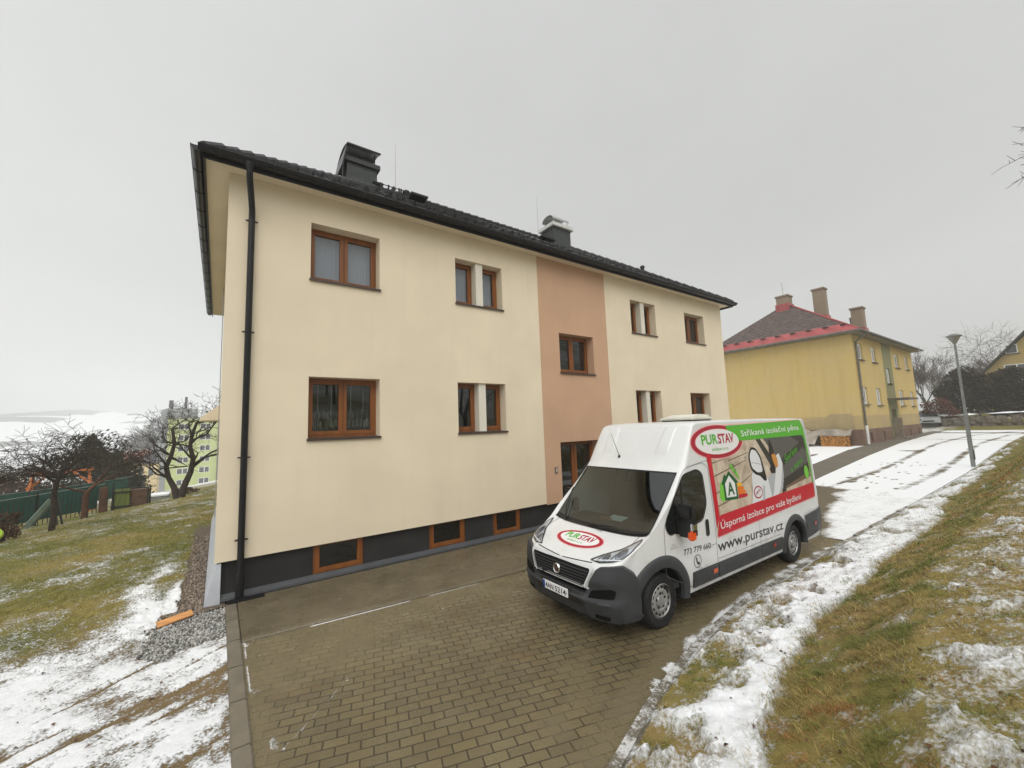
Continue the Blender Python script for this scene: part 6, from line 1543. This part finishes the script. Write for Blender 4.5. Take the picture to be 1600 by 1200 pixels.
GH = thing('grey_roof_annexe', 'pale annexe with a dark grey roof between the red roofed house and the block', 'house', (-12.9,118,-10.2)); q = MB(); q.box(0,0,0,2.2,5,8.0); q.build('wall', HW, GH, world=False); q = MB(); q.prism([(-.2,-.4,7.9),(-.2,5.4,7.9),(-.2,2.5,10.0)], (2.6,0,0)); q.build('roof', M('grey_roof', (.13,.13,.14), .8, .2, var=.2), GH, world=False); f = MB(); f.box(.8,-.03,5.4,1.6,.02,7.0); f.build('window', DGLASS, GH, world=False)
SW = thing('swing_frame', 'orange timber swing frame behind the green fence', 'swing', (-7.6,36,gz_(-7.6,36))); ORW = M('orange_wood', (.50,.15,.035), .6, .3, var=.2, scale=3)
tz0 = .95-gz_(-7.6,36)
q = MB(); q.bar((-1.35,0,tz0),(1.35,0,tz0+.12),.12,.14); q.build('top_beam', ORW, SW, world=False)
for sx in (-1,1):
    for sy in (-1,1):
        q = MB(); q.bar((sx*1.15,0,tz0),(sx*1.45,sy*.75,-.1),.11,.11); q.build('leg', ORW, SW, world=False)
    q = MB(); q.bar((sx*1.3,-.3,tz0-.75),(sx*1.3,.3,tz0-.75),.09,.09); q.bar((sx*.5,0,tz0),(sx*1.28,.05,tz0-.75),.10,.10); q.build('brace', ORW, SW, world=False)
q = MB()
for x in (-.35,-.05): q.tube([(x,0,tz0),(x,0,.6)], .012, 4)
q.box(-.38,-.1,.56,-.02,.1,.6); q.build('swing_seat', M('swing_pale', (.4,.4,.38), .8, .2), SW, world=False)
NET = M('green_net', (.022,.085,.066), .8, .2, var=.25, scale=1.2)
def net_fence(label, pts, h0, h1, mat, post, gap, group='green mesh fences on the slope'):
    o = thing('net_fence', label, 'fence', (pts[0][0],pts[0][1],0), 0, group); n_ = 0; q = MB()
    P = [Vector((x,y,gz_(x,y))) for x, y in pts]; rows = []
    rows_b = []; rows_t = []
    for a, b in zip(P[:-1],P[1:]):
        k = max(2,int((b-a).length/.25))
        for i in range(k): p = a.lerp(b,i/k); w_ = .03*math.sin((p.x+p.y)*5); rows_b.append((p.x+w_,p.y+w_,p.z+h0)); rows_t.append((p.x+w_,p.y,p.z+h1+.03*math.sin(p.x*9)))
    q.grid([rows_b,rows_t]); q.grid([[(a,b+.015,c) for a,b,c in rows_b],[(a,b+.015,c) for a,b,c in rows_t]]); q.build('mesh_panel', mat, o)
    for a, b in zip(P[:-1],P[1:]):
        k = max(1,int((b-a).length/gap))
        for i in range(k+1): p = a.lerp(b,i/k); q = MB(); q.tube([p,p+Vector((0,0,h1+.08))], .028, 6); q.build('post', post, o)
    q = MB(); q.tube([p+Vector((0,0,h1)) for p in P], .02, 5); q.build('top_rail', GALV, o)
    return o
DPOST = M('dark_post', (.03,.032,.03), .7, .3)
net_fence('green mesh fence with dark bars nearest the lawn, behind the fruit tree', [(-8.2,24.5),(-6.2,26.2),(-4.3,27.3)], .22, 1.28, NET, DPOST, 1.2)
net_fence('farther green mesh fence running up beside the timber crate', [(-9.6,31),(-6.4,34),(-4.4,36)], .5, 1.62, NET, DPOST, 1.6)
q = MB()
for i in range(26):
    f = i/25; x = -7.4+3.0*f; y = 25.1+2.1*f; q.tube([(x,y-.06,gz_(x,y)),(x,y-.06,gz_(x,y)+1.2)], .014, 4)
tag(q.build('railing', DPOST), 'row of thin dark upright bars in front of the green mesh', 'railing')
q = MB(); q.bbox(-4.32,26.2,gz_(-4.2,26.3)-.2,-4.05,26.42,.66,.02); tag(q.build('timber_post', M('rust_wood', (.10,.055,.035), .9, .2, var=.35)), 'stout brown timber post between the mesh fence and the board gate', 'post')
GT = thing('board_gate', 'yellow green board gate beside the brown timber post', 'gate', (-3.95,26.5,gz_(-3.9,26.5))); q = MB(); q.box(0,0,.02,.62,.05,.95); q.build('boards', M('green_boards', (.14,.17,.045), .8, .2, var=.35, scale=5, stretch=(4,1,.3)), GT, world=False); q = MB(); q.box(-.02,-.03,.1,.64,-.003,.18); q.box(-.02,-.03,.75,.64,-.003,.83); q.build('rail', DPOST, GT, world=False); q = MB(); q.tube([(.05,-.06,0),(.05,-.06,1.25)], .04, 6); q.build('post', DPOST, GT, world=False)
CR = thing('timber_crate', 'brown stacked timber in a dark metal crate at the lawn edge', 'crate', (-3.72,26.6,gz_(-3.3,26.8)-.08)); q = MB(); rnd = random.Random(3)
q.bbox(.0,.06,.08,1.0,.8,.86,.03); 
for k in range(16): z = .1+(k//2)*.095; q.bar((.02,.03,z+rnd.uniform(0,.03)),(.98,.03+rnd.uniform(-.02,.02),z+rnd.uniform(0,.03)),.05,.07)
q.build('timber', M('old_timber', (.17,.105,.07), .9, .2, var=.5, scale=7, stretch=(.5,4,4), bump=.6, bscale=14), CR, world=False)
q = MB()
for x in (0,1.02): 
    for y in (0,.85): q.bar((x,y,0),(x,y,.95),.05,.05)
q.bar((0,0,.92),(1.02,0,.95),.05,.05); q.bar((1.02,0,.92),(1.02,.85,.95),.05,.05); q.bar((0,.85,.95),(1.02,.85,.98),.05,.05); q.build('crate_frame', DPOST, CR, world=False)
q = MB(); q.box(-2.98,30.0,-1.0,-2.2,31.2,-.36,0); q.box(-3.0,29.97,-.359,-2.18,31.22,-.28,1); tag(q.build('low_wall', [M('grey_block',(.25,.25,.25),.9,.2), M('snow_cap',(.82,.83,.85),.8,.2,var=.05)]), 'low grey wall with a snow cap beside the twin trunk tree', 'wall')
SLD = thing('garden_slide', 'grey green plastic slide leaning down behind the brown shrub', 'slide', (-5.3,22.5,gz_(-5.3,22.5))); q = MB(); g0_ = gz_(-5.3,22.5)
a = Vector((.38,0,.62-g0_)); b = Vector((-.12,-.3,.12)); d = (b-a); s_ = Vector((0,.28,0)); q.add([a-s_,a+s_,b+s_,b-s_],[(0,1,2,3)]); 
for sg_ in (-1,1): q.bar(a+s_*sg_+Vector((0,0,.06)), b+s_*sg_+Vector((0,0,.06)), .05, .14)
q.build('chute', M('slide_green', (.16,.22,.18), .5, .4, var=.15), SLD, world=False)
for sg_ in (-1,1):
    q = MB(); q.bar((.42,sg_*.26,.7-g0_),(.62,sg_*.26,-.05),.06,.06); q.build('leg', M('slide_dark', (.05,.06,.055), .6, .3), SLD, world=False)
LM = thing('sandpit_shell', 'bright lime green plastic shell half cut by the left frame edge', 'toy', (-5.0,18.3,gz_(-5,18.3))); q = MB(); q.lathe([(.0,.0),(.16,.02),(.24,.12),(.26,.26),(.24,.26),(.22,.13),(.0,.04)], n=20); q.build('shell', M('lime_plastic', (.42,.62,.04), .35, .5, var=.1), LM, world=False, smooth=True); LM.rotation_euler = (R(62),0,R(-20)); LM.location.z += .18; LM.scale = (.75,.75,.75); LM.location.x -= .03
# plank on the gravel
q = MB(); q.bbox(-.21,-.055,-.012,.21,.055,.012,.003); PLK = q.build('plank', M('fresh_pine', (.62,.30,.11), .7, .3, var=.25, scale=5, stretch=(.5,9,1)), world=False); PLK.location = (-.445,8.17,gz_(-.4,8.2)+.055); PLK.rotation_euler = (R(28),R(-4),R(16)); tag(PLK, 'fresh orange pine board lying on the gravel by the house corner', 'plank')
q = MB(); q.bar((-.26,8.27,-.0),(.14,8.37,.0),.05,.02); tag(q.build('steel_strip', DPOST), 'dark steel edging strip lying on the gravel beside the pine board', 'strip')

# ================================================================== right background
WS = thing('stone_wall', 'low rough stone retaining wall below the evergreens', 'wall', (56.5,5,.8)); rnd = random.Random(6); q = MB()
ST = M('field_stone', (.20,.165,.13), .9, .2, var=.5, scale=2, col2=(.30,.26,.21), bump=.5, bscale=8)
for i in range(46):
    for j in range(4):
        y = 8.2-i*.30+rnd.uniform(-.06,.06); z = .95+j*.32+rnd.uniform(-.04,.04)+.012*i; s_ = rnd.uniform(.8,1.1)
        if rnd.random() < .06: continue
        q.bbox(56.4+rnd.uniform(-.12,.1), y-.17*s_, z-.16*s_, 57.0, y+.17*s_, z+.17*s_, .05)
q.build('stones', ST, WS)
q = MB(); rows = []
for i in range(30):
    y = 8.4-i*.5; rows.append([(56.55,y,2.30+.012*i+rnd.uniform(-.03,.10)),(57.4,y,2.36+.012*i+rnd.uniform(-.03,.1))])
q.grid(rows); q.build('snow_cap', M('snow_cap',(.82,.83,.85),.8,.2,var=.05), WS)
GHs = thing('gabled_house', 'yellow house with a steep dark gable at the right edge', 'house', (68,1.0,1.6)); GX = 68
q = MB(); q.prism([(0,5.0,0),(0,-5.0,0),(0,-5.0,5.2),(0,0,10.9),(0,5.0,5.2)], (9,0,0)); q.build('wall', old_plaster('gable_yellow', (.42,.31,.11), (.36,.28,.15)), GHs, world=False)
q = MB()
for sg_ in (-1,1): q.prism([(-.7,sg_*5.7,4.35),(-.7,0,11.15),(-.7,0,11.4),(-.7,sg_*5.75,4.55)], (10.5,0,0))
q.build('roof', M('dark_gable_roof', (.05,.045,.042), .8, .2, var=.3), GHs, world=False)
def gwin(y, z, w_, h_):
    f = MB(); f.box(-.04,y-w_/2,z,-.01,y+w_/2,z+h_); o = f.build('window', WFRAME, GHs, world=False); f = MB(); n_ = 3 if w_ > 1.5 else 1
    for k in range(n_): a = y-w_/2+.08+k*(w_-.08)/n_; f.box(-.06,a,z+.08,-.042,a+(w_-.08)/n_-.10,z+h_-.08)
    f.build('pane', DGLASS, o, world=False); f = MB(); f.box(-.12,y-w_/2-.1,z-.08,-.0,y+w_/2+.1,z); f.build('sill', SILLM, o, world=False)
gwin(2.3,4.15,2.6,1.7); gwin(2.9,7.0,.85,.95); gwin(-1.5,4.15,2.6,1.7); gwin(-.8,7.4,.85,.95)
SHD = thing('garden_shed', 'small dark shed with a snowy roof at the right frame edge', 'shed', (63,2.6,gz_(63,2.6))); q = MB(); q.box(0,-1.2,-.2,2,1.0,.9); q.build('wall', M('shed_blue', (.06,.065,.085), .8, .2), SHD, world=False); q = MB(); q.box(-.2,-1.4,.9,2.2,1.2,1.02); q.build('roof', M('snow_cap',(.82,.83,.85),.8,.2,var=.05), SHD, world=False)
# parked car
CRR = thing('parked_car', 'silver car with snow on its roof parked beyond the yellow house', 'car', (55.5,8.9,gz_(55.5,8.9)), R(8)); SILV = M('car_silver', (.42,.44,.45), .3, .5, metal=.4, var=.1)
prof = [(0,.35),(.02,.62),(.25,.72),(.95,.86),(1.02,.9),(1.55,1.38),(2.0,1.46),(3.1,1.44),(3.75,1.02),(3.95,.9),(4.0,.55),(3.95,.33),(.1,.3)]
q = MB(); P = []
for y, s_, zf in ((-.84,.97,.96),(-.80,1.0,1.0),(0,1.0,1.01),(.80,1.0,1.0),(.84,.97,.96)): P.append([(2+(x-2)*s_, y*(1-.16*max(0,z-.85)/.6), z*zf) for x, z in prof+[prof[0]]])
q.grid(P); q.add(P[0][:-1],[tuple(range(len(prof)))]); q.add(P[-1][:-1],[tuple(range(len(prof)))]); q.build('body', SILV, CRR, world=False, angle=40)
q = MB(); q.add([(1.03,-.70,.93),(1.03,.70,.93),(1.50,.62,1.35),(1.50,-.62,1.35)],[(0,1,2,3)]); q.v = [(x-.03,y,z+.02) for x,y,z in q.v]; q.build('windscreen', DGLASS, CRR, world=False)
for sg_ in (-1,1):
    q = MB(); q.add([(1.2,sg_*.83,.95),(1.62,sg_*.74,1.34),(3.1,sg_*.74,1.36),(3.6,sg_*.83,.98)],[(0,1,2,3)]); q.build('side_window', DGLASS, CRR, world=False)
    q = MB(); q.lathe([(.0,-.03),(.10,-.03),(.12,.0)], (.03,sg_*.55,.66), 'x', 10); q.build('headlight', CHROME, CRR, world=False)
    q = MB(); q.bbox(1.25,min(sg_*.82,sg_*1.0),.92,1.38,max(sg_*.82,sg_*1.0),1.05,.02); q.build('wing_mirror', SILV, CRR, world=False)
    for x in (.75,3.2): q = MB(); q.lathe([(0,sg_*.02),(.18,sg_*.03),(.30,sg_*.02),(.31,-sg_*.18)], (x,sg_*.84,.31), 'y', 18); q.build('wheel', TYRE, CRR, world=False)
q = MB(); q.box(-.02,-.4,.42,.0,.4,.55); q.build('grille', VBLACK, CRR, world=False)
q = MB(); q.bbox(1.6,-.62,1.455,3.05,.62,1.53,.04); q.build('roof_snow', M('snow_cap',(.82,.83,.85),.8,.2,var=.05), CRR, world=False)
